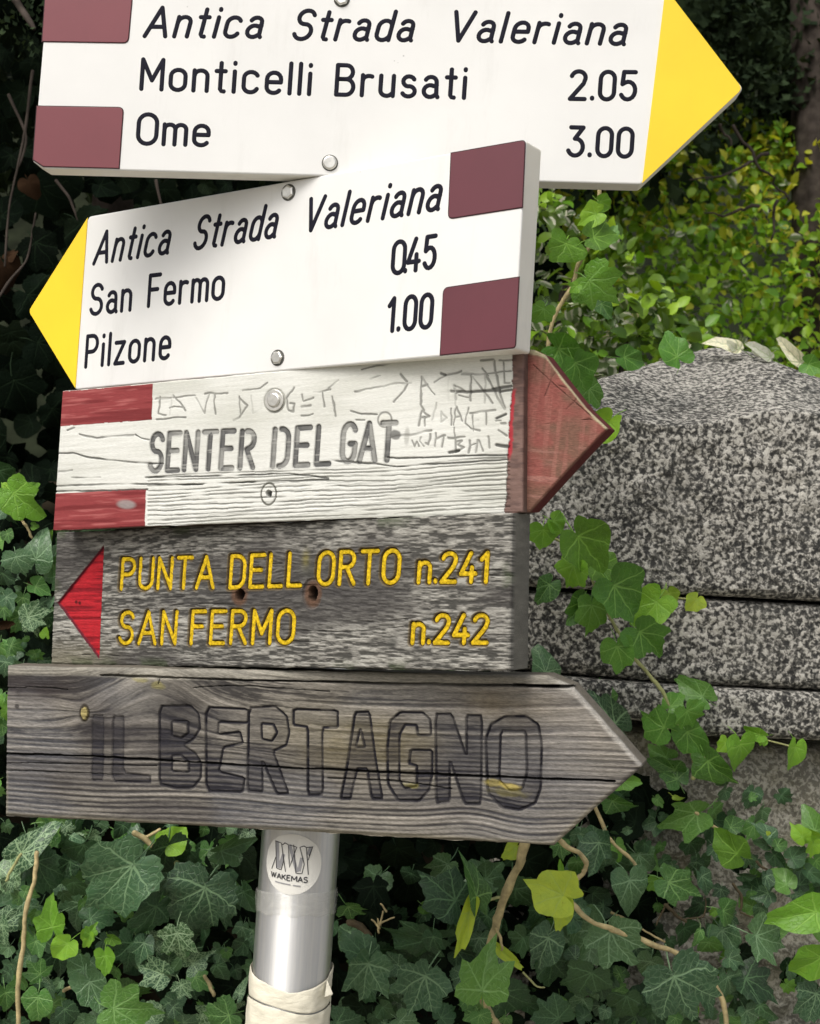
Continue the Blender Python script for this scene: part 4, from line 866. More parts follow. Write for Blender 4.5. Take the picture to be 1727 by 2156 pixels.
def bd5(P2, a, b, De):
    pl = PL5; n = len(P2)
    kA = pl.L(*c7((412, 275))[0]); kB = pl.L(*c7((760, 60))[0]); kC = pl.L(*c7((1130, 430))[0])
    warp = .007 * (fbm(a * 4.5, b * 7, 2, 40) - .5) * 2
    for kc, am, sx, sy in ((kA, .007, .022, .012), (kB, -.026, .050, .034), (kC, .006, .045, .016)):
        dx = (P2[:, 0] - kc[0]) / sx; dy = (P2[:, 1] - kc[1]) / sy
        warp += am * np.exp(-dx * dx - dy * dy * .8) * np.where(am < 0, 1, np.tanh(dy * 3))
    warp += .004 * np.exp(-((P2[:, 0] - pl.L(1050, 1700)[0]) / .05) ** 2) * np.sin(np.clip((P2[:, 0] - pl.L(1050, 1700)[0]) / .02, -4, 4)) * sstep(-.06, -.10, b)
    bb = b + warp
    ring = fbm(a * 3, bb * 330, 2, 41); fine = fbm(a * 24, bb * 900, 3, 42); dash = fbm(a * 110, bb * 700, 3, 44); coarse = fbm(a * 5, bb * 28, 3, 43)
    sn = .5 + .5 * np.sin(2 * math.pi * (bb + .0022 * fbm(a * 12, bb * 60, 3, 61)) / .0041); sw = .30 * sstep(-.045, -.075, b) + .10
    v = (ring * .52 + fine * .28 + dash * .20) * (1 - sw) + (.28 + .46 * sn) * sw
    col = mixc(np.tile((.050, .046, .044), (n, 1)), (.215, .198, .170), sstep(.39, .53, v)); col = mixc(col, (.36, .33, .285), sstep(.56, .68, v) * .75)
    col = mixc(col, (.045, .040, .042), sstep(.52, .36, coarse) * .55)
    blue = sstep(.5, .7, fbm(a * 9, b * 16, 3, 45)); col = mixc(col, (.14, .15, .18), blue * .28)
    h = (v - .5) * .0024
    def soft_stain(px, c, sx, sy, am):  # soft-edged stains in the wood colour
        nonlocal col
        k = pl.L(*px); w = np.exp(-((P2[:, 0] - k[0]) / sx) ** 2 - ((P2[:, 1] - k[1]) / sy) ** 2) * (.6 + .8 * (fbm(a * 40, b * 90, 3, 46) - .3)); col = mixc(col, c, np.clip(w * am, 0, 1))
    soft_stain(c8((150, 430))[0], (.20, .165, .070), .075, .026, .55); soft_stain(c8((880, 230))[0], (.25, .19, .10), .05, .016, .5); soft_stain(c8((1250, 420))[0], (.30, .275, .24), .045, .035, .55)
    soft_stain(c7((150, 150))[0], (.040, .030, .028), .075, .012, .95); soft_stain(c7((870, 230))[0], (.03, .026, .024), .030, .030, .95); soft_stain(c7((470, 330))[0], (.035, .028, .026), .014, .018, .8); soft_stain(c7((300, 570))[0], (.07, .065, .065), .09, .014, .5); soft_stain(c7((600, 190))[0], (.13, .135, .15), .03, .018, .55); soft_stain(c7((560, 340))[0], (.045, .040, .042), .05, .022, .85)
    soft_stain(c8((600, 700))[0], (.06, .058, .07), .09, .016, .45); soft_stain(c7((1150, 600))[0], (.06, .055, .055), .08, .018, .4)
    # letters
    fillz = fbm(a * 28, b * 40, 3, 47)
    yb = -b / .13
    for outer, inn, dk, ol in L5:
        q = [pl.L(*p) for p in (chaikin(outer, 1))]; m = in_poly(P2, q); qi = [[pl.L(*p) for p in (chaikin(c, 1))] for c in inn]
        for c in qi: m &= ~in_poly(P2, c)
        al = np.clip(.12 + dk * (.50 + .75 * sstep(.42, .66, yb)) + (fillz - .5) * 1.5, .18, .97) * (.62 + .38 * sstep(.58, .44, v))
        col[m] = mixc(col, (.020, .019, .026), al)[m]; h[m] -= .0007
        D, _ = seg_dist(P2, [q] + qi, closed=True); t = (1 - sstep(.0005, .0015, D)) * ol * (.75 + .35 * sstep(.35, .5, fbm(a * 80, b * 80, 2, 48)))
        h -= .0012 * t; col = mixc(col, (.012, .011, .016), t * .92)
    def blot(px, c, rx, ry, am=1.0):
        nonlocal col
        k = pl.L(*px); d = np.hypot((P2[:, 0] - k[0]) / rx, (P2[:, 1] - k[1]) / ry) + .7 * (fbm(a * 160, b * 160, 3, 49) - .5); col = mixc(col, c, (1 - sstep(.55, 1.10, d)) * am * .7)
    blot(c8((800, 612))[0], (.30, .24, .04), .008, .0035, .8); blot(c8((890, 630))[0], (.48, .38, .08), .010, .0030, .95); blot(c8((400, 625))[0], (.30, .27, .07), .008, .0025, .7)
    blot(c7((680, 108))[0], (.30, .27, .08), .009, .0035, .8); blot(c7((770, 140))[0], (.28, .25, .07), .007, .0040, .75); blot(c8((880, 660))[0], (.22, .19, .04), .016, .004, .5)
    # knots
    d = dist_to(P2, kA, 1.5); t = 1 - sstep(.0040, .0058, d); col = mixc(col, (.035, .028, .018), t); t2 = 1 - sstep(.0028, .0038, d + .001 * (fbm(a * 400, b * 400, 2, 50) - .5)); col = mixc(col, (.36, .30, .12), t2); h += .0012 * t2 - .0008 * (t - t2)
    d = dist_to(P2, pl.L(*c7((85, 240))[0]), .8); col = mixc(col, (.02, .018, .018), (1 - sstep(.0015, .003, d)) * .8)
    # cracks
    def crack(q, w0, w1, dep, al=1, sd=51):
        nonlocal h, col
        D, _ = seg_dist(P2 + np.column_stack([0 * a, .0010 * (fbm(a * 70, b * 5, 3, sd) - .5)]), q); w = w0 + (w1 - w0) * fbm(a * 40, a * 0, 2, sd + 1); t = 1 - sstep(w * .6, w * 1.1, D)
        h -= dep * t; col = mixc(col, (.006, .006, .007), t * al)
    crack([[pl.L(*p) for p in c7((10, 470), (400, 482), (900, 510), (1400, 540), (1594, 548)) + c8((0, 548), (520, 572), (1030, 592), (1390, 605))]], .0006, .0013, .005)
    crack([[pl.L(*p) for p in c7((490, 90), (800, 100), (1200, 115), (1594, 122)) + c8((0, 122), (600, 135), (1080, 142), (1200, 147))]], .0006, .0012, .006)
    crack([[pl.L(*p) for p in c8((900, 138), (1080, 144), (1200, 148))]], .0011, .0016, .006)
    crack([[pl.L(*p) for p in c7((25, 150), (250, 150), (330, 160))], [pl.L(*p) for p in c7((940, 150), (1150, 140), (1400, 155), (1600, 170))], [pl.L(*p) for p in c7((780, 100), (770, 130))], [pl.L(*p) for p in c7((25, 515), (400, 520), (760, 530))],
           [pl.L(*p) for p in c7((25, 550), (300, 560), (600, 572))], [pl.L(*p) for p in c8((0, 590), (300, 600), (600, 640))]], .0002, .0009, .0015, .8, 55)
    # lighter strip above the top crack and pale bands along the edges
    strip = sstep(.0008, .0, b * 0 + 0) if False else np.clip(1 - sstep(.006, .0095, -b + .001 * np.sin(a * 30)), 0, 1); col = mixc(col, (.33, .31, .26), strip * .8 * (.5 + v))
    tipd, _ = seg_dist(P2, [[pl.L(*p) for p in c8((1130, 135), (1210, 175), (1520, 520))]], pad=.02); col = mixc(col, (.44, .42, .38), (1 - sstep(.002, .0045, tipd + .002 * (fbm(a * 90, b * 90, 2, 3) - .5))) * .6)
    lowe = (1 - sstep(.001, .005, De)) * sstep(-.08, -.10, b); col = mixc(col, (.30, .27, .19), lowe * .5)
    fib = fbm(a * 160, bb * 1300, 2, 71); col = col * (.62 + .42 * v + .28 * (fib - .5))[:, None] * 1.02
    return h, col, np.zeros(n, dtype=int)
b5 = board_root('wooden_trail_sign', PL5, 'dark weathered wooden arrow board at the bottom, carved Il Bertagno')
relief_board(PL5, b5, [(14, 1401), (1150, 1422), (1204, 1444), (1350, 1609)], [(10, 1717), (1100, 1776), (1164, 1781), (1350, 1614)], .030, bd5, {0: ('plank', M['wood'], None)}, edge=.0034, wob=.0008, sidecol=(.14, .125, .10))

# ------------------------------------------------------------------ stone gatepost / wall on the right
pillar = empty('stone_pillar', P(1480, 1545, 1.62) * np.array([1, 1, 0]), 'grey speckled granite pillar with a peaked top behind the signs', 'pillar')
def stone(name, xs, top, bot, zf, depth, mat, parent, rough=.004, n=150, m=90, label=None, seed=0, sidemul=1):
    """rough block: image outlines top(x), bot(x) at distance zf(x,y)"""
    X_ = np.linspace(xs[0], xs[1], n); V = []; 
    for x in X_:
        for t in np.linspace(0, 1, m):
            yt, yb = top(x), bot(x); y = yt * (1 - t) + yb * t; V.append((x, y, t))
    V = np.array(V); x, y, t = V.T
    z = zf(x, y); e = np.minimum(np.minimum(t, 1 - t) * (bot(x) - top(x)) , np.minimum(x - xs[0], xs[1] - x)); rr = 24.0; dd = np.clip(e, 0, rr)
    z = z + (rr - np.sqrt(np.maximum(0, rr * rr - (rr - dd) ** 2))) / rr * .015
    z = z + ((fbm(x / 60, y / 60, 4, seed) - .5) * 2 * rough + (fbm(x / 9, y / 9, 2, seed + 2) - .5) * rough * .5)
    W_ = np.array([P(a, b_, c) for a, b_, c in zip(x, y, z)]) - np.array(parent.location)
    i, j = np.meshgrid(np.arange(n - 1), np.arange(m - 1), indexing='ij'); i = i.ravel(); j = j.ravel(); F = np.stack([i * m + j, i * m + j + 1, (i + 1) * m + j + 1, (i + 1) * m + j], 1)
    ring = np.concatenate([np.arange(n) * m, (n - 1) * m + np.arange(1, m), np.arange(n - 2, -1, -1) * m + m - 1, np.arange(m - 2, 0, -1)]); k = len(ring)
    B_ = W_[ring].copy(); B_[:, 1] = P(0, 0, zf(x, y).min() if False else 0)[1] + depth; off = len(W_)
    jj = np.arange(k); SF = np.stack([ring[jj], off + jj, off + (jj + 1) % k, ring[(jj + 1) % k]], 1)[:, ::-1]
    c = off + k; BF = np.stack([off + jj, off + (jj + 1) % k, np.full(k, c)], 1)
    o = mk(name, np_mesh(name, np.vstack([W_, B_, B_.mean(0)]), [F, SF, BF], mat), parent)
    if label: o['label'] = label
    return o
ip = lambda pts: (lambda x: np.interp(x, [p[0] for p in pts], [p[1] for p in pts]))
topc = ip([(1060, 1075), (1120, 1010), (1180, 900), (1225, 830), (1260, 798), (1400, 757), (1490, 733), (1530, 731), (1580, 741), (1660, 772), (1727, 796), (1900, 880), (1960, 960)])
stone('granite_cap', (1060, 1960), topc, ip([(1060, 1232), (1350, 1246), (1727, 1266), (1960, 1278)]), lambda x, y: 1.50 + np.clip(880 + 15 * np.sin(x / 70) - y, 0, 200) * .0017 + (x - 1400) * .00004, 2.1, M['granite'], pillar, .004, 260, 170, 'large granite cap stone with a shallow peaked top', 1)
stone('granite_block', (1060, 1960), ip([(1060, 1240), (1350, 1253), (1727, 1273), (1960, 1285)]), ip([(1060, 1408), (1350, 1432), (1480, 1440), (1727, 1452), (1960, 1460)]), lambda x, y: 1.507 + (x - 1400) * .00004 + 0 * y, 2.1, M['granite'], pillar, .003, 220, 60, 'middle granite course of the pillar', 5)
stone('granite_block', (1060, 1960), ip([(1060, 1412), (1350, 1436), (1480, 1445), (1727, 1457), (1960, 1465)]), ip([(1060, 1492), (1200, 1496), (1380, 1522), (1490, 1549), (1727, 1558), (1960, 1566)]), lambda x, y: 1.496 + (x - 1400) * .00004 + 0 * y, 2.1, M['granite'], pillar, .003, 220, 40, 'lowest thin granite course of the pillar', 9)
wall = empty('rubble_wall', P(1480, 1900, 1.62) * np.array([1, 1, 0]), 'old lichened stone wall mostly hidden under the ivy', 'wall')
YB = CY + FPX * CAMH / 1.62 + 60
stone('wall_face', (1040, 2300), ip([(1040, 1500), (1480, 1556), (1960, 1580), (2300, 1600)]), lambda x: 0 * x + YB, lambda x, y: 1.585 + 0 * x + (fbm(x / 160, y / 120, 2, 14) - .5) * .05, 2.3, M['rubble'], wall, .012, 130, 280, None, 12)
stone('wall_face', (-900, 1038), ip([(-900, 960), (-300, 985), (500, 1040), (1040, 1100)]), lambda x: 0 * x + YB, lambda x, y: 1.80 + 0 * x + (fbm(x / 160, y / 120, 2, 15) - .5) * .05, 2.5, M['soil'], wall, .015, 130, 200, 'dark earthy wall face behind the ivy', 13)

# ------------------------------------------------------------------ ivy leaves
SH = {
 'heart': [(0, 1), (12, .86), (30, .72), (55, .66), (85, .62), (118, .56), (148, .46), (168, .26), (180, .03)],
 'tri': [(0, 1), (12, .80), (28, .64), (42, .66), (56, .80), (64, .72), (80, .56), (105, .54), (130, .52), (155, .40), (172, .18), (180, .03)],
 'five': [(0, 1), (10, .80), (24, .62), (34, .70), (45, .90), (54, .74), (70, .58), (84, .68), (98, .64), (112, .48), (140, .42), (160, .30), (174, .12), (180, .03)],
 'fan': [(0, 1), (14, .86), (28, .84), (42, .92), (56, .80), (78, .82), (100, .70), (125, .60), (150, .46), (168, .26), (180, .03)],
 'blade': [(0, 1), (8, .86), (18, .60), (32, .40), (60, .26), (100, .17), (150, .10), (180, .02)]}
def leaf_geo(kind, seed, N=44, rings=(.3, .62, .86, 1.0), petiole=True):
    rs = np.random.RandomState(seed); tb = SH[kind]; th = np.linspace(-180, 180, N, endpoint=False) + 180 / N
    jl = {1: 1 + rs.uniform(-.20, .16, len(tb)), -1: 1 + rs.uniform(-.20, .16, len(tb))}; bend = rs.uniform(-.28, .28)
    r = np.array([np.interp(abs(t), [a for a, _ in tb], [b * jl[1 if t >= 0 else -1][i] for i, (_, b) in enumerate(tb)]) for t in th])
    tooth = {'fan': .06, 'five': .045, 'tri': .03, 'heart': .012, 'blade': 0}[kind]
    r *= 1 + tooth * np.where(np.arange(N) % 2 == 0, 1, -1) * rs.uniform(.3, 1.2, N)
    V = [(0, 0, 0)]; ph = rs.uniform(0, 6.28, 3); fold = rs.uniform(.02, .42); droop = rs.uniform(.04, .48); rip = rs.uniform(.03, .09); cup = rs.uniform(-.18, .16); tw = rs.uniform(-.35, .35)
    for q in rings:
        for t, rr in zip(th, r):
            x = math.sin(rad(t)) * rr * q; y = math.cos(rad(t)) * rr * q; rho = rr * q
            z = fold * abs(x) * (1 if kind != 'fan' else .6) - droop * max(0, y) ** 2 + cup * rho * rho + rip * math.sin(rad(t) * 5 + ph[0]) * rho ** 2 + rip * math.sin(rad(t) * 9 + ph[1]) * rho ** 4 * .8 + tw * x * y
            V.append((x + bend * max(0, y) ** 2, y, z))
    F3 = [(0, 1 + (i + 1) % N, 1 + i) for i in range(N)]; F4 = []
    for k in range(len(rings) - 1):
        for i in range(N):
            j = (i + 1) % N; F4.append((1 + k * N + i, 1 + k * N + j, 1 + (k + 1) * N + j, 1 + (k + 1) * N + i))
    uv = [(v[0] - bend * max(0, v[1]) ** 2, v[1]) for v in V]; V = [tuple(v) for v in V]
    mi = [0] * (len(F3) + len(F4))
    if petiole:
        o = len(V); n = 5; pts = [(0, .02, .004), (.02, -.14, -.06), (.03 * (1 if seed % 2 else -1), -.34, -.20), (.10 * (1 if seed % 2 else -1), -.5, -.42)]
        for p in pts:
            for k in range(n):
                a = 2 * math.pi * k / n; V.append((p[0] + .017 * math.cos(a), p[1] + .006 * math.sin(a), p[2] + .017 * math.sin(a))); uv.append((.0, .3))
        for s_ in range(len(pts) - 1):
            for k in range(n): F4.append((o + s_ * n + k, o + s_ * n + (k + 1) % n, o + (s_ + 1) * n + (k + 1) % n, o + (s_ + 1) * n + k)); mi.append(0)
    return np.array(V), F3, F4, np.array(uv)
LEAF = {}
for kind in SH:
    LEAF[kind] = []
    for s_ in range(9):
        V, F3, F4, uv = leaf_geo(kind, s_ * 7 + len(kind))
        LEAF[kind].append(np_mesh('ivy_leaf_' + kind, V, [np.array(F3), np.array(F4)], M['ivy_mid'], True, uv=uv))
def leaf_frame(dx, dy, pitch, rollr):
    """image direction (dx right, dy down) -> rotation matrix whose Y is the tip direction and Z faces the viewer"""
    t = RV * dx - UV * dy; t /= np.linalg.norm(t); t = t * math.cos(pitch) - FV * math.sin(pitch)
    nz = -FV - t * (-FV @ t); nz /= np.linalg.norm(nz); x = np.cross(t, nz)
    c, s_ = math.cos(rollr), math.sin(rollr); nz2 = nz * c + x * s_; x2 = np.cross(t, nz2)
    return np.column_stack([x2, t, nz2])
def add_leaf(parent, ax, ay, tx, ty, z, kind, tone, wscale=1.0, pitch=None, rollr=None, var=None):
    L_ = math.hypot(tx - ax, ty - ay); pitch = random.uniform(-.5, .3) if pitch is None else pitch; rollr = random.uniform(-.6, .6) if rollr is None else rollr
    Rm = leaf_frame(tx - ax, ty - ay, pitch, rollr); sc = L_ / FPX * z / max(.6, math.cos(pitch))
    me = LEAF[kind][random.randrange(9) if var is None else var]
    o = bpy.data.objects.new('leaf', me); COL.objects.link(o); o.parent = parent
    m = Rm @ np.diag([sc * wscale, sc, sc]); p = P(ax, ay, z) - np.array(parent.location)
    o.matrix_local = Matrix(((*m[0], p[0]), (*m[1], p[1]), (*m[2], p[2]), (0, 0, 0, 1)))
    o.material_slots[0].link = 'OBJECT'; o.material_slots[0].material = M[TONES[tone]]
    parent['n'] = parent.get('n', 0) + 1
    return o
def stem(parent, pts, r0, r1, mat, name='stem', wig=.0015):
    """pts (x,y,z) in image px and metres"""
    q = np.array([P(*p) for p in pts]); k = np.arange(len(q)); t = np.linspace(0, len(q) - 1, (len(q) - 1) * 6 + 1)
    c = np.column_stack([np.interp(t, k, q[:, i]) for i in range(3)])
    for _ in range(3): c[1:-1] = c[:-2] * .25 + c[1:-1] * .5 + c[2:] * .25
    c += np.column_stack([(fbm(t * 1.7, t * 0 + i * 9, 3, i) - .5) * 2 * wig for i in range(3)])
    rr = np.linspace(r0, r1, len(c)) * (1 + .25 * (fbm(t * 3, t * 0, 2, 5) - .5) * 2)
    me = tube_mesh([c - np.array(parent.location)], [rr], mat, name, 10)
    return mk(name, me, parent)
def leaves(parent, tf, rows, z):
    ox, oy, s_ = tf
    for r in rows:
        ax, ay, tx, ty, kind, tone = r[:6]; dz = r[6] if len(r) > 6 else 0; ws = r[7] if len(r) > 7 else 1.0
        kw = r[8] if len(r) > 8 else {}
        add_leaf(parent, ox + ax * s_, oy + ay * s_, ox + tx * s_, oy + ty * s_, z + dz + random.uniform(-.012, .012), kind, tone, ws, **kw)
TC7 = (1065.3, 1065.3, .3831); TC6 = (1180.5, 1641.1, .3164); TC5 = (691, 1698.7, .3168); TC4 = (0, 1698.7, .3168); TC8 = (0, 950.1, .2270); TB1 = (1094.1, 345.5, .3664)
def tfp(tf, pts, z): return [(tf[0] + x * tf[2], tf[1] + y * tf[2], z) for x, y in pts]
gz = lambda x, y, z: P(x, y, z) * np.array([1, 1, 0])
# trailing vine down the granite
vD = empty('ivy_vine', gz(1300, 1400, 1.46), 'fresh green ivy vine trailing down across the granite pillar', 'ivy', 'ivy plants around the signpost')
stem(vD, tfp(TC7, [(230, 160), (390, 230), (470, 400), (550, 580), (620, 700), (690, 820), (780, 920), (860, 1010), (920, 1170), (990, 1290), (1040, 1410), (1030, 1490)], 1.465), .0014, .0026, M['stem_green'])
stem(vD, tfp(TC7, [(860, 500), (930, 500), (1060, 510)], 1.48), .0012, .0008, M['stem_green']); stem(vD, tfp(TC7, [(930, 1190), (880, 1230)], 1.465), .0010, .0010, M['stem_green'])
stem(vD, tfp(TC7, [(1040, 1410), (1180, 1340), (1330, 1260), (1600, 1330)], 1.485), .0012, .0008, M['stem_green'])
FR = {}
leaves(vD, TC7, [(205, 130, 212, 250, 'heart', 'g', -.02, 1.15, FR), (262, 80, 345, 135, 'heart', 'g', -.02, 1.0, FR), (398, 165, 560, 348, 'heart', 'g', -.03, .95, FR), (375, 322, 303, 462, 'tri', 'g', -.04, 1.05, FR),
    (595, 435, 747, 635, 'heart', 'n', -.03, .95, FR), (500, 330, 640, 380, 'heart', 'g', 0, 1.0), (420, 525, 338, 658, 'heart', 'n', -.01, .9, FR), (470, 545, 455, 742, 'tri', 'n', -.02, .75, FR),
    (830, 525, 712, 692, 'heart', 'g', .0, .9, FR), (735, 690, 897, 836, 'tri', 'n', -.03, .85, FR), (612, 770, 655, 930, 'heart', 'n', -.02, .95, FR), (895, 480, 935, 570, 'heart', 'y', .01, .9), (1048, 512, 1000, 592, 'heart', 'y', .01, 1.2, FR),
    (240, 430, 160, 540, 'heart', 'm', .02, .9), (215, 915, 190, 750, 'heart', 'b', .02, .9), (600, 1195, 450, 1030, 'heart', 'b', .01, .75), (870, 1215, 720, 1150, 'tri', 'n', -.02, 1.1, FR), (995, 1125, 1045, 1232, 'fan', 'n', -.02, 1.05, FR),
    (905, 1100, 990, 1020, 'heart', 'n', .0, .9), (1080, 1045, 930, 930, 'heart', 'm', .02, .7), (995, 1240, 1115, 1395, 'heart', 'n', -.01, .75, FR), (1110, 1400, 1232, 1558, 'heart', 'n', -.02, .8, FR), (1290, 1308, 1310, 1485, 'heart', 'g', -.01, .95, FR),
    (1395, 1255, 1300, 1220, 'heart', 'g', .01, .7), (1590, 1325, 1562, 1472, 'heart', 'g', -.005, .85, FR), (1210, 1300, 1170, 1360, 'heart', 'g', .0, 1.1), (930, 1450, 780, 1380, 'heart', 'm', .03, .8), (880, 1380, 760, 1330, 'heart', 'm', .04, .8), (640, 1510, 760, 1500, 'heart', 'n', -.01, .7),
    (940, 1500, 860, 1380, 'tri', 'm', .04, .9), (1410, 1300, 1420, 1250, 'heart', 'g', .01, .8), (560, 1060, 520, 940, 'heart', 'm', .03, .8)], 1.455)
# sprig climbing behind the boards, at the right
vB = empty('ivy_sprig', gz(1200, 900, 1.44), 'pale-stemmed ivy sprig climbing just right of the white signs, in front of the hedge', 'ivy', 'ivy plants around the signpost')
stem(vB, tfp(TB1, [(465, 100), (452, 380), (400, 480), (325, 590), (312, 680), (240, 800), (180, 910), (160, 1070), (200, 1250), (260, 1500)], 1.45), .0020, .0022, M['stem'])
stem(vB, tfp(TB1, [(240, 800), (350, 560)], 1.46), .0008, .0008, M['stem_dark'])
leaves(vB, TB1, [(268, 455, 222, 592, 'heart', 'g', -.02, 1.35, FR), (425, 420, 600, 385, 'heart', 'g', -.02, .9, FR), (440, 285, 318, 318, 'heart', 'g', -.01, .9, FR), (463, 215, 545, 245, 'heart', 'g', .0, 1.0, FR), (400, 665, 560, 802, 'five', 'n', -.03, 1.1, FR),
    (330, 700, 285, 740, 'tri', 'g', -.02, 1.2, FR), (140, 830, 85, 920, 'tri', 'n', -.02, 1.2, FR), (225, 1060, 408, 1175, 'heart', 'n', -.03, .95, FR), (320, 1140, 405, 1285, 'heart', 'n', -.035, 1.0, FR), (400, 1290, 480, 1395, 'heart', 'm', .0, 1.0), (905, 1105, 812, 955, 'heart', 'n', .10, .95, FR),
    (600, 1110, 765, 1118, 'heart', 'n', .10, .65), (515, 1480, 412, 1630, 'heart', 'g', .0, .8, FR), (1660, 1150, 1760, 1190, 'heart', 'n', .15, .9), (470, 800, 520, 900, 'heart', 'm', .03, .8), (520, 420, 560, 330, 'heart', 'm', .05, .6), (150, 780, 190, 800, 'heart', 'v', .0, 1)], 1.44)
# cream variegated sprays on the crown of the pillar
sh = empty('variegated_sprig', gz(1600, 740, 1.75), 'cream-white variegated leaf tuft lying on the granite peak', 'plant')
leaves(sh, TB1, [(1265, 1062, 1085, 958, 'blade', 'w', 0, .9, FR), (1440, 1112, 1305, 1012, 'blade', 'w', 0, .9, FR), (1612, 1138, 1445, 1018, 'blade', 'w', 0, .8, FR), (1420, 1090, 1330, 1090, 'blade', 'w', .0, 1.2), (1240, 1060, 1180, 1020, 'blade', 'w', 0, 1.4), (1560, 1060, 1500, 1010, 'blade', 'w', 0, 1.2)], 1.70)
# thick pale stem under the lowest board
vE = empty('ivy_vine', gz(1060, 2155, 1.36), 'thick pale ivy stem with yellow-green leaves hanging under the lowest board', 'ivy', 'ivy plants around the signpost')
stem(vE, tfp(TC5, [(1330, 120), (1300, 270), (1250, 420), (1170, 590), (1110, 780), (1070, 950), (1015, 1180), (1040, 1310), (1110, 1430), (1220, 1600), (1250, 2400)], 1.36), .0046, .0034, M['stem'], wig=.002)
stem(vE, tfp(TC5, [(1140, 595), (1060, 620), (985, 592)], 1.355), .0014, .0011, M['stem_green']); stem(vE, tfp(TC5, [(1120, 800), (1150, 880), (1152, 950)], 1.355), .0014, .0011, M['stem'])
stem(vE, tfp(TC5, [(1300, 1095), (1370, 1180), (1435, 1200)], 1.355), .0010, .0008, M['stem_green'])
F2 = dict(pitch=0, rollr=0.0)
leaves(vE, TC5, [(985, 595, 935, 285, 'heart', 'm', -.01, .42, dict(pitch=.1, rollr=.5)), (1560, 585, 1320, 455, 'heart', 'y', -.02, .95, F2), (1560, 640, 1530, 855, 'heart', 'y', .0, .62, F2), (935, 700, 850, 1030, 'heart', 'y', .0, .26, F2), (1150, 950, 1312, 1098, 'heart', 'y', .0, .32, F2),
    (1245, 265, 1150, 358, 'heart', 'y', .01, .85, F2), (1025, 1215, 1045, 865, 'five', 'm', -.03, .80, F2), (1570, 480, 1515, 350, 'blade', 'g', .0, .8), (1540, 480, 1620, 380, 'heart', 'd', .01, .5), (1010, 1235, 950, 1370, 'blade', 'g', .01, 1.0), (960, 1370, 900, 1442, 'heart', 'm', .0, .8), (1010, 1380, 1050, 1480, 'fan', 'm', -.01, 1.0, F2), (1180, 1400, 1160, 1470, 'heart', 'm', -.01, 1.0)], 1.35)
# lower right
vR = empty('ivy_patch', gz(1450, 2155, 1.45), 'lower right ivy patch with large lobed grey-green leaves against the stone wall', 'ivy', 'ivy plants around the signpost')
for pts, r, m_, z in (([(40, 780), (120, 870), (220, 960), (340, 990)], .0042, 'stem', 1.42), ([(340, 990), (590, 1085), (720, 1130), (830, 1185), (980, 1290), (1100, 1500), (1150, 2600)], .0044, 'stem', 1.44), ([(200, 100), (300, 350), (350, 430), (460, 520), (510, 590), (565, 670)], .0030, 'stem', 1.47),
        ([(-20, 380), (20, 430), (130, 490), (175, 560), (150, 620), (85, 675)], .0040, 'stem', 1.40), ([(700, 830), (760, 890), (830, 945)], .0030, 'stem_dark', 1.49), ([(340, 880), (440, 930), (560, 1010), (690, 1080)], .0018, 'stem', 1.48), ([(905, 215), (980, 280), (1050, 335)], .0030, 'stem', 1.48),
        ([(640, 960), (690, 850), (720, 800)], .0014, 'stem_dark', 1.5), ([(830, 925), (960, 915), (960, 790)], .0014, 'stem_dark', 1.5), ([(1200, 880), (1330, 940)], .0014, 'stem_dark', 1.5), ([(1150, 690), (1210, 780), (1190, 870)], .0024, 'stem_dark', 1.5), ([(1230, 470), (1320, 560), (1370, 600)], .0024, 'stem_dark', 1.5)):
    stem(vR, tfp(TC6, pts, z), r * .66, r * .56, M[m_])
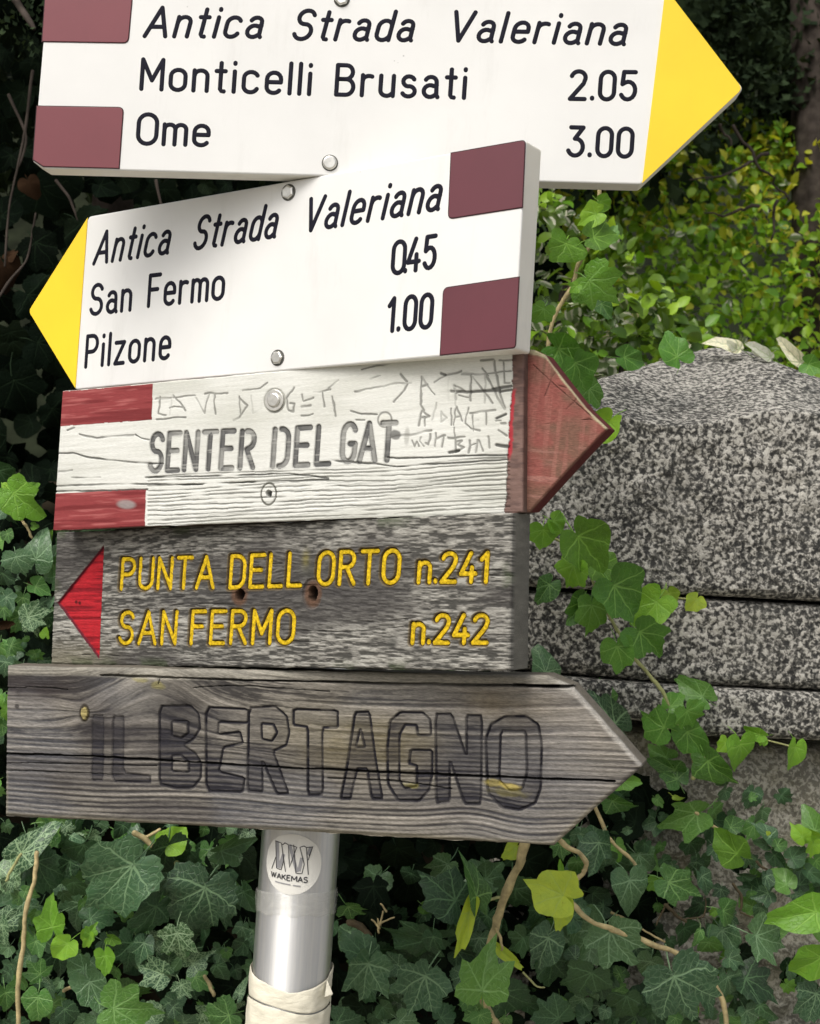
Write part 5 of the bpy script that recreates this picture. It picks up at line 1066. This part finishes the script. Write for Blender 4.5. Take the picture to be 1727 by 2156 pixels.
leaves(vR, TC6, [(345, 140, 512, 235, 'heart', 'm', .02, .7), (410, 100, 330, 40, 'heart', 'd', .03, 1.0), (905, 222, 655, 312, 'tri', 'm', .0, .8, FR), (1172, 490, 985, 345, 'heart', 'g', -.02, .85, FR), (1130, 320, 1235, 250, 'heart', 'm', .02, .8), (250, 440, 105, 345, 'heart', 'b', .0, .9),
    (255, 415, 240, 630, 'tri', 'b', -.01, .85, FR), (280, 500, 400, 570, 'heart', 'b', 0, .9), (460, 668, 500, 912, 'heart', 'b', -.02, .95, FR), (520, 500, 660, 600, 'tri', 'b', .02, .9), (560, 420, 500, 490, 'heart', 'd', .03, 1.0), (720, 680, 945, 795, 'tri', 'm', -.01, .85, FR), (940, 640, 1020, 790, 'heart', 'b', .01, .6),
    (332, 1008, 470, 1312, 'five', 'b', -.04, .85, F2), (240, 1000, 35, 1215, 'fan', 'b', .0, .8, FR), (205, 1285, 110, 1485, 'fan', 'd', -.01, .95, FR), (250, 1290, 310, 1500, 'tri', 'd', .0, .8, FR), (755, 1308, 880, 1620, 'fan', 'b', -.05, 1.0, dict(pitch=0, rollr=0, var=1)), (600, 1210, 575, 1392, 'heart', 'b', .02, .75),
    (822, 985, 842, 1132, 'heart', 'd', .02, 1.1), (985, 1080, 1020, 1238, 'tri', 'm', .0, .8), (1080, 870, 1200, 970, 'heart', 'm', .0, .9), (1075, 1000, 1190, 1150, 'heart', 'b', .02, .9), (1300, 1035, 1540, 1165, 'five', 'b', -.03, .8, FR), (1700, 880, 1335, 920, 'heart', 'g', -.04, .62, dict(pitch=.1, rollr=.3)),
    (1735, 1180, 1540, 1362, 'heart', 'g', -.03, .9, FR), (1110, 1310, 1150, 1450, 'fan', 'b', .01, .9), (1230, 1320, 1452, 1412, 'five', 'd', .0, .8), (1120, 1190, 1240, 1220, 'tri', 'b', .0, .9), (1160, 1290, 1290, 1240, 'heart', 'd', .02, .7), (1390, 380, 1290, 260, 'heart', 'b', .0, .6), (1440, 440, 1530, 400, 'heart', 'm', .0, .7),
    (1370, 430, 1280, 410, 'heart', 'd', .0, .8), (1420, 500, 1500, 590, 'heart', 'd', .0, .8), (1540, 520, 1660, 470, 'fan', 'd', .0, .7), (1610, 380, 1540, 280, 'heart', 'g', -.01, .8), (1690, 340, 1650, 160, 'heart', 'm', .0, .8), (1680, 430, 1690, 530, 'heart', 'g', -.01, .9), (1640, 360, 1740, 400, 'heart', 'g', .0, .9),
    (1500, 700, 1400, 590, 'heart', 'm', .0, .85), (1590, 700, 1600, 600, 'heart', 'd', .02, .9), (1650, 610, 1760, 690, 'heart', 'd', .0, .6), (1370, 640, 1395, 740, 'heart', 'b', .0, .8), (1380, 350, 1385, 380, 'heart', 'y', -.02, .8), (1330, 1500, 1425, 1640, 'blade', 'd', -.02, 1.3), (1700, 1420, 1640, 1620, 'fan', 'b', -.01, .9, FR),
    (1680, 1380, 1620, 1330, 'heart', 'b', .0, 1.0), (750, 110, 810, 150, 'blade', 'y', .0, 1.4), (640, 130, 690, 180, 'heart', 'm', .02, .8), (1210, 640, 1330, 650, 'heart', 'd', .03, .5), (860, 420, 950, 520, 'heart', 'd', .05, .9), (680, 1500, 560, 1620, 'fan', 'd', .03, .9), (440, 1440, 380, 1600, 'fan', 'd', .04, .9),
    (60, 900, 200, 660, 'tri', 'b', -.01, .7), (150, 860, 60, 930, 'heart', 'b', .0, .8), (330, 1570, 400, 1640, 'heart', 'd', .05, 1), (100, 1480, 60, 1620, 'heart', 'd', .05, 1), (930, 1000, 880, 1120, 'blade', 'm', -.01, 1.2), (1410, 1010, 1560, 960, 'heart', 'm', .02, .8), (-80, 1050, -180, 1300, 'heart', 'b', .0, .8, FR), (-60, 1200, 60, 1380, 'fan', 'd', .02, .9)], 1.47)
# lower middle and left
vM = empty('ivy_patch', gz(900, 2155, 1.5), 'dark ivy patch in the shade just right of the metal pole', 'ivy', 'ivy plants around the signpost')
leaves(vM, TC5, [(268, 1040, 200, 1335, 'five', 'b', -.02, .85, FR), (250, 1000, 120, 800, 'fan', 'd', .0, .7, FR), (648, 1122, 500, 1400, 'five', 'b', -.03, .9, dict(pitch=0, rollr=0, var=2)), (690, 870, 370, 830, 'fan', 'd', .0, .55), (700, 860, 740, 1040, 'tri', 'd', .0, .8), (845, 620, 640, 400, 'tri', 'd', .02, .9), (1165, 1225, 1250, 1442, 'fan', 'd', .0, .85),
    (1530, 1405, 1400, 1270, 'fan', 'd', -.02, .95, FR), (1250, 540, 1380, 740, 'fan', 'd', .02, .9), (1300, 870, 1200, 990, 'tri', 'd', .02, .9), (1300, 870, 1400, 960, 'heart', 'd', .03, .9), (1400, 760, 1340, 840, 'heart', 'd', .0, 1.0), (1590, 880, 1425, 1120, 'heart', 'b', .0, .65, FR), (1727, 1110, 1550, 1230, 'fan', 'b', -.01, .9),
    (1640, 1000, 1727, 880, 'heart', 'b', -.02, .9), (1050, 480, 1150, 330, 'heart', 'd', .03, .9), (1060, 720, 980, 880, 'fan', 'd', .03, .9), (860, 740, 810, 910, 'heart', 'd', .03, .7), (450, 960, 330, 1010, 'tri', 'd', .02, .9), (60, 1430, 220, 1500, 'fan', 'd', .0, .9), (480, 1420, 600, 1500, 'fan', 'b', .0, .9), (750, 1400, 860, 1340, 'fan', 'd', .0, .9), (360, 1330, 440, 1420, 'heart', 'd', .03, .9),
    (950, 1300, 860, 1260, 'heart', 'd', .02, .8), (1700, 1400, 1650, 1320, 'heart', 'd', .0, .9)], 1.49)
stem(vM, tfp(TC5, [(150, 760), (230, 800), (280, 860)], 1.52), .004, .003, M['stem_dark'], 'twig')
for q in ([(340, 830), (330, 740)], [(345, 800), (290, 745)], [(350, 780), (365, 690)], [(350, 770), (440, 730)], [(390, 690), (350, 640)]): stem(vM, tfp(TC5, q, 1.51), .0011, .0007, M['stem'], 'twig')
vL = empty('ivy_patch', gz(250, 2155, 1.5), 'large ivy patch of net-veined dark leaves left of the metal pole, below the lowest board', 'ivy', 'ivy plants around the signpost')
stem(vL, tfp(TC4, [(250, 300), (240, 400), (220, 520), (165, 700), (155, 900), (120, 1150), (120, 1442), (130, 2400)], 1.44), .0022, .0026, M['stem'])
stem(vL, tfp(TC4, [(1180, 370), (1250, 460), (1365, 530)], 1.47), .0030, .0016, M['stem_green']); stem(vL, tfp(TC4, [(900, 170), (980, 220), (1045, 290)], 1.49), .0030, .0024, M['stem']); stem(vL, tfp(TC4, [(780, 230), (900, 230), (1060, 150)], 1.5), .0022, .0018, M['stem']); stem(vL, tfp(TC4, [(145, 310), (60, 440), (40, 490)], 1.44), .0014, .0014, M['stem_green'])
stem(vL, tfp(TC4, [(430, 1215), (520, 1175), (600, 1160)], 1.47), .0018, .0014, M['stem']); stem(vL, tfp(TC4, [(1365, 1120), (1400, 1190), (1420, 1250)], 1.47), .0018, .0022, M['stem'])
leaves(vL, TC4, [(885, 385, 555, 700, 'fan', 'b', -.02, .72, dict(pitch=0, rollr=0, var=0)), (880, 400, 950, 600, 'tri', 'b', .0, .6), (1365, 532, 1210, 860, 'fan', 'b', -.02, .85, dict(pitch=0, rollr=0, var=3)), (1370, 540, 1600, 480, 'heart', 'd', -.005, .8, FR), (1120, 258, 1050, 510, 'fan', 'd', .0, .7, FR), (1120, 250, 1230, 115, 'heart', 'g', -.01, .9),
    (145, 305, 385, 95, 'heart', 'v', -.02, .55, FR), (80, 480, 20, 260, 'tri', 'v', .0, .8), (60, 490, 15, 575, 'heart', 'v', -.01, .8), (350, 795, 302, 588, 'tri', 'g', -.03, .78, F2), (452, 908, 342, 1032, 'heart', 'g', -.03, .85, F2), (600, 845, 640, 760, 'tri', 'g', -.01, .8, F2), (590, 850, 565, 955, 'heart', 'g', -.01, .8), (740, 870, 820, 900, 'heart', 'g', .0, .9),
    (700, 985, 722, 1135, 'heart', 'g', -.03, .75, F2), (1180, 835, 1195, 1060, 'five', 'v', -.02, .85, F2), (1080, 1105, 885, 1040, 'five', 'v', -.02, .85, F2), (1282, 1042, 1430, 945, 'tri', 'v', -.02, .65, F2), (1205, 1180, 1265, 1295, 'five', 'v', -.01, .8, F2), (1080, 1110, 1150, 1160, 'heart', 'v', 0, .8), (598, 1160, 720, 1380, 'heart', 'b', -.02, .78, F2),
    (757, 1335, 1085, 1340, 'five', 'm', -.05, .85, F2), (255, 1262, 235, 1450, 'heart', 'm', -.03, 1.0, F2), (270, 1110, 200, 1000, 'five', 'm', -.01, 1.0), (275, 1110, 330, 1180, 'tri', 'v', -.01, .9), (10, 770, 175, 705, 'tri', 'v', -.02, .8, F2), (15, 780, 30, 940, 'heart', 'v', -.02, .6, F2), (1525, 1382, 1355, 1420, 'fan', 'm', -.03, .95, F2), (60, 930, 0, 1000, 'heart', 'b', .0, 1.0),
    (240, 890, 290, 990, 'heart', 'm', .0, .9), (250, 360, 350, 560, 'fan', 'd', .0, .8), (560, 250, 460, 400, 'fan', 'd', .01, .9), (1470, 290, 1700, 250, 'tri', 'd', .0, .7), (1440, 1050, 1500, 1200, 'blade', 'd', .0, 1.4), (1590, 1240, 1640, 1120, 'heart', 'v', .0, .4), (1600, 1300, 1570, 1350, 'heart', 'v', .0, 1.0), (600, 740, 760, 700, 'fan', 'd', .0, .8), (1040, 660, 900, 870, 'fan', 'd', .0, .6),
    (880, 900, 840, 1090, 'fan', 'd', .01, .9), (960, 900, 920, 1060, 'tri', 'b', .0, .8), (130, 600, 30, 590, 'five', 'm', .0, .8), (170, 560, 270, 600, 'tri', 'm', .0, .8), (560, 1070, 420, 1100, 'fan', 'd', .01, .9), (520, 1000, 640, 1080, 'heart', 'd', .02, .9), (400, 1160, 370, 1220, 'tri', 'b', .0, .9), (430, 1340, 500, 1430, 'fan', 'd', .01, .9), (40, 1230, 60, 1380, 'heart', 'm', .0, .7),
    (60, 1100, 30, 1180, 'heart', 'd', .0, .9), (1150, 1330, 1230, 1400, 'tri', 'b', .0, .9), (1280, 1200, 1360, 1260, 'fan', 'd', .01, .9), (1420, 460, 1440, 400, 'heart', 'd', .01, .7), (480, 190, 560, 240, 'blade', 'b', .0, 1.5), (820, 120, 760, 230, 'heart', 'd', .01, .7), (490, 500, 560, 620, 'fan', 'd', .01, .8), (1620, 900, 1560, 1000, 'heart', 'd', .03, .8), (1620, 560, 1680, 700, 'heart', 'd', .03, .8),
    (640, 1400, 560, 1440, 'fan', 'd', .0, .9), (1220, 1430, 1340, 1430, 'fan', 'b', .0, .9), (370, 720, 250, 800, 'tri', 'b', .01, .8), (240, 700, 200, 780, 'tri', 'm', .0, .9), (1700, 1060, 1600, 1100, 'heart', 'd', .01, .9)], 1.47)
vK = empty('ivy_patch', gz(100, 1400, 1.5), 'small ivy patch at the left edge beside the two middle wooden boards', 'ivy', 'ivy plants around the signpost')
leaves(vK, TC8, [(130, 385, 412, 632, 'tri', 'g', -.02, .85, F2), (110, 400, 160, 215, 'tri', 'g', -.01, .9, F2), (90, 400, -60, 480, 'heart', 'g', .0, .9, F2), (240, 400, 355, 260, 'heart', 'g', -.01, .7), (310, 690, 370, 685, 'heart', 'g', .0, 1.2), (70, 760, 110, 850, 'heart', 'm', .0, 1.1, F2), (150, 975, 190, 1165, 'fan', 'b', -.02, 1.05, F2), (335, 1000, 402, 685, 'heart', 'b', .0, .8, F2),
    (500, 1060, 322, 1110, 'heart', 'm', .0, .8, F2), (330, 1250, 480, 1330, 'heart', 'm', .0, .8), (280, 1240, 290, 1330, 'heart', 'r', .0, .6), (260, 1540, 480, 1470, 'five', 'v', -.02, .9, F2), (262, 1545, 340, 1740, 'tri', 'v', -.02, .7, F2), (250, 1530, 180, 1440, 'heart', 'v', .0, .8), (60, 1350, 160, 1460, 'tri', 'b', .0, .9), (100, 1800, 230, 1850, 'five', 'm', .0, .9), (110, 1800, 20, 1720, 'tri', 'm', .0, .9),
    (430, 1700, 430, 1610, 'heart', 'g', .01, 1.1), (330, 1880, 400, 1950, 'five', 'm', .0, .9), (330, 1870, 240, 1900, 'tri', 'm', .0, .9), (240, 1730, 270, 1770, 'heart', 'm', .0, 1.2), (40, 1600, 150, 1580, 'heart', 'r', .02, .7), (480, 1380, 460, 1480, 'heart', 'b', .0, .6), (60, 1950, 30, 2100, 'fan', 'b', .0, 1.1), (200, 1990, 120, 2060, 'fan', 'b', .0, 1.1), (480, 760, 490, 850, 'heart', 'g', .02, .5), (180, 1280, 130, 1240, 'heart', 'd', .02, .9), (30, 1130, -40, 1250, 'fan', 'd', .02, 1.0)], 1.49)
stem(vK, tfp(TC8, [(60, 540), (160, 580), (200, 640), (250, 700), (290, 800)], 1.52), .0016, .0014, M['stem'])

# random inner leaves; biggest as parts, deep mass joined
def scatter(parent, n, region, zr, tones, size=(28, 75), kinds=('tri', 'five', 'fan', 'heart')):
    for _ in range(n):
        x = random.uniform(region[0], region[2]); y = random.uniform(region[1], region[3]); L_ = random.uniform(*size); a = random.gauss(0, .8)
        add_leaf(parent, x, y, x + L_ * math.sin(a), y + L_ * math.cos(a), random.uniform(*zr), random.choice(kinds), random.choice(tones), random.uniform(.7, 1.0))
def leaf_mass(parent, name, n, region, zr, tones, size, kinds=('tri', 'fan', 'heart'), excl=None, N=16):
    geos = []
    for k, kd in enumerate(kinds):
        for s_ in range(2): geos.append(leaf_geo(kd, 50 + k * 5 + s_, N, (.55, 1.0), False))
    mats = list(dict.fromkeys(tones)); VV = []; F3s = []; F4s = []; UVs = []; m3 = []; m4 = []; off = 0
    for _ in range(n):
        V, F3, F4, uv = random.choice(geos); x = random.uniform(region[0], region[2]); y = random.uniform(region[1], region[3])
        if excl and excl(x, y): continue
        z = random.uniform(*zr); L_ = random.uniform(*size) / FPX * 1.55; a = random.gauss(0, .9)
        Rm = leaf_frame(math.sin(a), math.cos(a), random.uniform(-.6, .3), random.uniform(-.6, .6)) * L_
        VV.append(V @ Rm.T + P(x, y, z) - np.array(parent.location)); F3s.append(np.array(F3) + off); F4s.append(np.array(F4) + off); UVs.append(uv); off += len(V)
        mi = mats.index(random.choice(tones)); m3 += [mi] * len(F3); m4 += [mi] * len(F4)
    me = np_mesh(name, np.vstack(VV), [np.vstack(F3s), np.vstack(F4s)], [M[TONES[t]] for t in mats], True, uv=np.vstack(UVs), matidx=m3 + m4)
    o = mk(name, me, parent); o['kind'] = 'stuff'; return o
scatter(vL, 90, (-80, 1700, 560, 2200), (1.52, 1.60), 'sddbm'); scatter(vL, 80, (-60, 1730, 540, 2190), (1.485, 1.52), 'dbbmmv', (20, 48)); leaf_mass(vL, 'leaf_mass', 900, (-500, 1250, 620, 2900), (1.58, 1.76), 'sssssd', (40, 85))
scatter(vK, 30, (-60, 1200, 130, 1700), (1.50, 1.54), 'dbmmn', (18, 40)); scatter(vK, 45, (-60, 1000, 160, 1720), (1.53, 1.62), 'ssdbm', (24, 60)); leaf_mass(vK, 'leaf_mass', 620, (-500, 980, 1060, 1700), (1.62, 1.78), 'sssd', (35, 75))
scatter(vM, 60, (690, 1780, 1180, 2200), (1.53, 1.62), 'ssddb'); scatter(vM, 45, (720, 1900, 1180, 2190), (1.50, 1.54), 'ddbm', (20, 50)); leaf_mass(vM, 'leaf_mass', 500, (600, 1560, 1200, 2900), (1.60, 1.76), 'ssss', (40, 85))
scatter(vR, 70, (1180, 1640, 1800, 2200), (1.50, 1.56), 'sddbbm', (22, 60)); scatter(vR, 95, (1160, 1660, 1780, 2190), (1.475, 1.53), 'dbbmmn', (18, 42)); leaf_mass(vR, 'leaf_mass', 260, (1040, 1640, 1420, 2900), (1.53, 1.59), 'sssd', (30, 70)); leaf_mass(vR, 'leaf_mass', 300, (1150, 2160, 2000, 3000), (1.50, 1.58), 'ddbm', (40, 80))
# dark climber on the bank at far left, beside the upper boards
vT = empty('ivy_curtain', gz(60, 900, 2.1), 'ivy curtain with shade painted into its leaves, and bare stems, at the upper left edge', 'ivy', 'ivy plants around the signpost')
for pts in ([(70, 150), (50, 300), (20, 420), (10, 560)], [(-10, 640), (20, 590), (60, 545), (75, 450)], [(330, 380), (345, 460)], [(120, 380), (150, 420), (165, 470)], [(20, 200), (60, 290), (40, 350)]): stem(vT, [(x, y, 2.0) for x, y in pts], .0022, .0014, M['bark'])
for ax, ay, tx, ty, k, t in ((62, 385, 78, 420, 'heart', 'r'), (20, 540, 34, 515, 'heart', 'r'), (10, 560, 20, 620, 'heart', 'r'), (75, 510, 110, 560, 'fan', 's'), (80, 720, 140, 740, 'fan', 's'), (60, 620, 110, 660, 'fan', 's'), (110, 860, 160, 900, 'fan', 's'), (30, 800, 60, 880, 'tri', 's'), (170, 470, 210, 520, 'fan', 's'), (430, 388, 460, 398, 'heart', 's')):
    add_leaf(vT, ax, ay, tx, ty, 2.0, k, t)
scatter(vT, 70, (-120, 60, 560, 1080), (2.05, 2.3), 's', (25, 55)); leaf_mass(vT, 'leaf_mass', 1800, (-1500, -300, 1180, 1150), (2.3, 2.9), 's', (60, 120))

# ------------------------------------------------------------------ hedge, bushes, trees
def shrub_leaf_mat(name, c, c2, trans=.35, edge=None, rough=.4):
    m, t, bs, N, L = nodes(name); geo = N.new('ShaderNodeNewGeometry'); oi = N.new('ShaderNodeObjectInfo')
    rn = math_(N, L, 'FRACT', math_(N, L, 'ADD', oi.outputs['Random'], geo.outputs['Random Per Island']))
    colr = ramp(N, L, rn, [(.0, c), (.6, tuple((a + b) / 2 for a, b in zip(c, c2))), (1, c2)])
    if edge:
        sp_ = N.new('ShaderNodeSeparateXYZ'); L.new(coord(N, 'UV'), sp_.inputs[0]); ax = math_(N, L, 'ABSOLUTE', sp_.outputs[0])
        w = math_(N, L, 'ADD', ax, math_(N, L, 'MULTIPLY', noise(N, L, coord(N, 'UV'), 4, 2), .3)); colr = mixrgb(N, L, ramp(N, L, w, [(.27, (0, 0, 0)), (.32, (1, 1, 1))]), colr, edge)
    L.new(colr, bs.inputs['Base Color']); bs.inputs['Roughness'].default_value = rough; bs.inputs['Specular IOR Level'].default_value = .1 if rough > .7 else .45
    tr = N.new('ShaderNodeBsdfTranslucent'); L.new(mixrgb(N, L, 1.0, colr, (1.2, 1.1, .4), 'MULTIPLY'), tr.inputs['Color'])
    mx = N.new('ShaderNodeMixShader'); mx.inputs[0].default_value = trans; L.new(bs.outputs[0], mx.inputs[1]); L.new(tr.outputs[0], mx.inputs[2]); L.new(mx.outputs[0], N['Material Output'].inputs['Surface']); return m
M['hedge'] = shrub_leaf_mat('hedge_leaf', (.10, .25, .013), (.38, .60, .045)); M['hedge_y'] = shrub_leaf_mat('hedge_leaf_painted_sun', (.34, .40, .022), (.68, .68, .08), .45)
M['shrub'] = shrub_leaf_mat('shrub_leaf', (.045, .10, .014), (.15, .25, .03)); M['shrub_w'] = shrub_leaf_mat('shrub_leaf_cream_edge', (.10, .16, .05), (.18, .24, .10), .2, (.52, .52, .40))
M['cypress'] = shrub_leaf_mat('cypress_spray', (.012, .022, .010), (.038, .060, .026), .1, rough=.8)
def ell_leaf(w=.32, k=8):
    """small pointed oval leaf: folded and curved"""
    V = [(0, 0, 0)]; ys = (.22, .5, .8)
    for y in ys:
        ww = w * math.sin(math.pi * y ** .85) ** .8; z = -.18 * y * y
        V += [(-ww, y, z + .10), (0, y, z), (ww, y, z + .10)]
    V.append((0, 1, -.22)); F3 = [(0, 2, 1), (0, 3, 2), (7, 8, 10), (8, 9, 10)]; F4 = [(1, 2, 5, 4), (2, 3, 6, 5), (4, 5, 8, 7), (5, 6, 9, 8)]
    return np.array(V, float), np.array(F3), np.array(F4)
EV, EF3, EF4 = ell_leaf()
def rot_from(y, zhint):
    y = y / np.linalg.norm(y); z = zhint - y * (zhint @ y); z /= np.linalg.norm(z); return np.column_stack([np.cross(y, z), y, z])
def foliage(parent, pts, sizes, mats, matpick, nparts=300, name='foliage', droop=.3, up=.2):
    """pts world positions; the leaves nearest the camera become parts, the rest one mass"""
    pts = np.asarray(pts); n = len(pts); order = np.argsort(pts[:, 1] - sizes * 8)
    loc = np.array(parent.location); proto = [np_mesh('shrub_leaf', EV, [EF3, EF4], mm, True, uv=EV[:, :2]) for mm in mats]
    V = np.empty((n - nparts, len(EV), 3)); mi = np.empty(n - nparts, int)
    for c, i in enumerate(order):
        y = RNG.normal(0, 1, 3) + np.array([0, -.6, up - droop]); Rm = rot_from(y, np.array([0, -1, .8]) + RNG.normal(0, .7, 3)) * sizes[i]; k = matpick(pts[i])
        if c < nparts:
            o = bpy.data.objects.new('leaf', proto[k]); COL.objects.link(o); o.parent = parent; p = pts[i] - loc
            o.matrix_local = Matrix(((*Rm[0], p[0]), (*Rm[1], p[1]), (*Rm[2], p[2]), (0, 0, 0, 1)))
        else:
            V[c - nparts] = EV @ Rm.T + pts[i] - loc; mi[c - nparts] = k
    m = n - nparts; off = (np.arange(m) * len(EV))[:, None, None]
    F3 = (EF3[None] + off).reshape(-1, 3); F4 = (EF4[None] + off).reshape(-1, 4)
    me = np_mesh(name, V.reshape(-1, 3), [F3, F4], mats, True, uv=np.tile(EV[:, :2], (m, 1)), matidx=np.concatenate([np.repeat(mi, 4), np.repeat(mi, 4)]))
    o = mk(name, me, parent); o['kind'] = 'stuff'; return o
def hedge():
    h = empty('hedge', gz(1500, 900, 4.2), 'clipped bright yellow-green hedge behind the granite pillar', 'hedge')
    pts = []; sz = []
    while len(pts) < 34000:
        x = random.uniform(980, 2500); ytop = np.interp(x, [980, 1300, 1420, 1500, 1600, 1690, 2500], [330, 330, 270, 235, 225, 300, 200]) + 40 * (vnoise(np.array([x / 50.]), np.array([0.]))[0] - .5)
        y = ytop + (2600 - ytop) * random.random() ** 1.9; z = 3.6 + abs(random.gauss(0, .28)) + .0011 * max(0, 900 - y)
        cl = vnoise(np.array([x / 42.]), np.array([y / 42.]), 3)[0]
        if cl < .22 and random.random() < .7: continue
        pts.append(P(x, y, z - .25 * (cl - .5))); sz.append(random.uniform(.022, .046))
    foliage(h, pts, np.array(sz), [M['hedge'], M['hedge_y'], M['shrub_w']], lambda p: (1 if random.random() < .05 + .5 * sstep(.98, 1.2, p[0]) + .30 * sstep(2.42, 2.62, p[2]) else (2 if random.random() < .06 else 0)))  # yellower leaves towards the top and right paint in the sunlight
    for q in ([(1548, 262), (1590, 330), (1625, 385), (1660, 425)], [(1620, 320), (1560, 350), (1450, 380)], [(1600, 430), (1540, 445), (1480, 450)], [(1520, 260), (1540, 300)], [(1640, 420), (1625, 500)]): stem(h, [(x, y, 3.52) for x, y in q], .0045, .002, M['bark'], 'branch', .02)
hedge()
def shrub():
    h = empty('variegated_shrub', gz(1230, 900, 2.2), 'dark shrub with cream-edged leaves between the sign edge and the pillar', 'shrub')
    pts = []; sz = []
    while len(pts) < 1700:
        x = random.uniform(1020, 1500); lim = np.interp(x, [1020, 1130, 1300, 1380, 1500], [380, 385, 480, 600, 700]); y = random.uniform(lim, 1050)
        if vnoise(np.array([x / 38.]), np.array([y / 38.]), 6)[0] < .42: continue
        pts.append(P(x, y, 2.15 + abs(random.gauss(0, .18)))); sz.append(random.uniform(.018, .036))
    foliage(h, pts, np.array(sz), [M['shrub'], M['shrub_w'], M['hedge']], lambda p: 0 if random.random() < .52 else (1 if random.random() < .55 else 2), 280)
    for q in ([(1180, 860), (1170, 640), (1230, 520)], [(1300, 860), (1330, 640)], [(1250, 860), (1240, 700), (1290, 600)]): stem(h, [(x, y, 2.3) for x, y in q], .006, .003, M['bark'], 'branch', .006)
shrub()
def trunk(parent, pts, r0, r1, mat=M['bark'] if 'bark' in M else None):
    q = np.array(pts); k = np.arange(len(q)); t = np.linspace(0, len(q) - 1, 60); c = np.column_stack([np.interp(t, k, q[:, i]) for i in range(3)]); V = []; n = 40
    rr = np.linspace(r0, r1, 60); A = np.linspace(0, 2 * math.pi, n, endpoint=False)
    for i in range(60):
        fl = 1 + .22 * (fbm(np.cos(A) * 3 + 8, np.sin(A) * 3 + t[i] * .6, 3, 2) - .5) + .10 * (fbm(np.cos(A) * 14 + 20, np.sin(A) * 14 + t[i] * 2, 2, 3) - .5); V.append(np.column_stack([c[i, 0] + rr[i] * fl * np.cos(A), c[i, 1] + rr[i] * fl * np.sin(A), np.full(n, c[i, 2])]))
    i, j = np.meshgrid(np.arange(59), np.arange(n), indexing='ij'); i = i.ravel(); j = j.ravel(); F = np.stack([i * n + j, i * n + (j + 1) % n, (i + 1) * n + (j + 1) % n, (i + 1) * n + j], 1)
    return mk('trunk', np_mesh('trunk', np.vstack(V) - np.array(parent.location), F, mat), parent)
def spray_mass(parent, clumps, per, size, name='crown', needle=.06):
    """clumps: (centre, radius). many narrow scale-leaf sprays"""
    V = []; n = 0; loc = np.array(parent.location)
    SV = np.array([(0, 0, 0), (-.16, .45, .03), (.16, .45, .03), (0, 1, -.05), (-.40, .62, 0), (.40, .62, 0)]); SF = np.array([(0, 2, 1), (1, 2, 3), (1, 3, 4), (2, 5, 3)])
    for c, r in clumps:
        k = int(per * (r / .3) ** 2)
        d = RNG.normal(0, 1, (k, 3)); d /= np.linalg.norm(d, axis=1)[:, None]; rad_ = r * RNG.uniform(.45, 1, k) ** .5
        p = np.array(c) + d * rad_[:, None] * np.array([1, 1, .6])
        for q, dd in zip(p, d):
            y = dd + RNG.normal(0, .5, 3) + np.array([0, -.3, -.5]); V.append(SV @ (rot_from(y, RNG.normal(0, 1, 3) + np.array([0, -.8, .4])) * size * random.uniform(.6, 1.3)).T + q - loc)
    m = len(V); V = np.vstack(V); F = (SF[None] + (np.arange(m) * 6)[:, None, None]).reshape(-1, 3)
    o = mk(name, np_mesh(name, V, F, M['cypress'], True), parent); return o
def trees():
    t = empty('cypress_tree', gz(1712, 480, 4.3), 'dark cypress with a bare grey-brown trunk at the right edge above the hedge', 'tree')
    b = P(1720, 480, 4.25); tp = P(1700, -700, 4.35); trunk(t, [(b[0], b[1], -.1), (b[0], b[1], b[2]), (tp[0], tp[1], tp[2])], .085, .060)
    cl = []
    for _ in range(48):
        x = random.uniform(1380, 2300); y = random.uniform(-380, 130 + 60 * math.sin(x / 60)); cl.append((P(x, y, random.uniform(4.5, 5.6)), random.uniform(.16, .32)))
    for x, y in ((1500, 60), (1560, 150), (1600, 190), (1660, 150), (1720, 190), (1540, 220), (1640, 60), (1470, 10), (1600, 235), (1760, 220)): cl.append((P(x, y, 4.35), .17))
    spray_mass(t, cl, 900, .034)
    t2 = empty('cypress_tree', gz(300, 300, 4.5), 'dark shadowed tree filling the upper left behind the signs, with an added unseen canopy that shades the background', 'tree')
    b = P(230, 900, 3.9); trunk(t2, [(b[0], b[1], -.1), (b[0], b[1], 3.6)], .12, .07)
    cl = [(P(random.uniform(-900, 1400), random.uniform(-900, 330), random.uniform(3.6, 5.2)), random.uniform(.25, .42)) for _ in range(70)]
    spray_mass(t2, cl, 330, .06)
    cl = []  # unseen canopy clumps overhead, added to shade the background
    for _ in range(110):
        yy = random.uniform(1.7, 3.4); cl.append((np.array([random.uniform(-2.6, .05), yy, CAMH + .40 * yy + random.uniform(.42, 1.3)]), random.uniform(.25, .38)))
    spray_mass(t2, cl, 300, .07)
    # low hanging bough, top left corner, its tip in the frame
    t3 = empty('cypress_bough', gz(0, 0, 2.0), 'grey-green cypress bough tip hanging into the top left corner', 'branch')
    stem(t3, [(-300, -260, 2.0), (-120, -120, 1.95), (20, -20, 1.9), (70, 60, 1.85)], .012, .003, M['bark'], 'bough', .004)
    spray_mass(t3, [(P(20, 30, 1.9), .05), (P(60, 70, 1.88), .035), (P(-30, -20, 1.92), .07), (P(66, 112, 1.87), .018), (P(-100, -100, 1.95), .09), (P(40, -30, 1.9), .06)], 1500, .011, 'foliage')
trees()
for o in S.objects:
    if 'n' in o.keys(): del o['n']
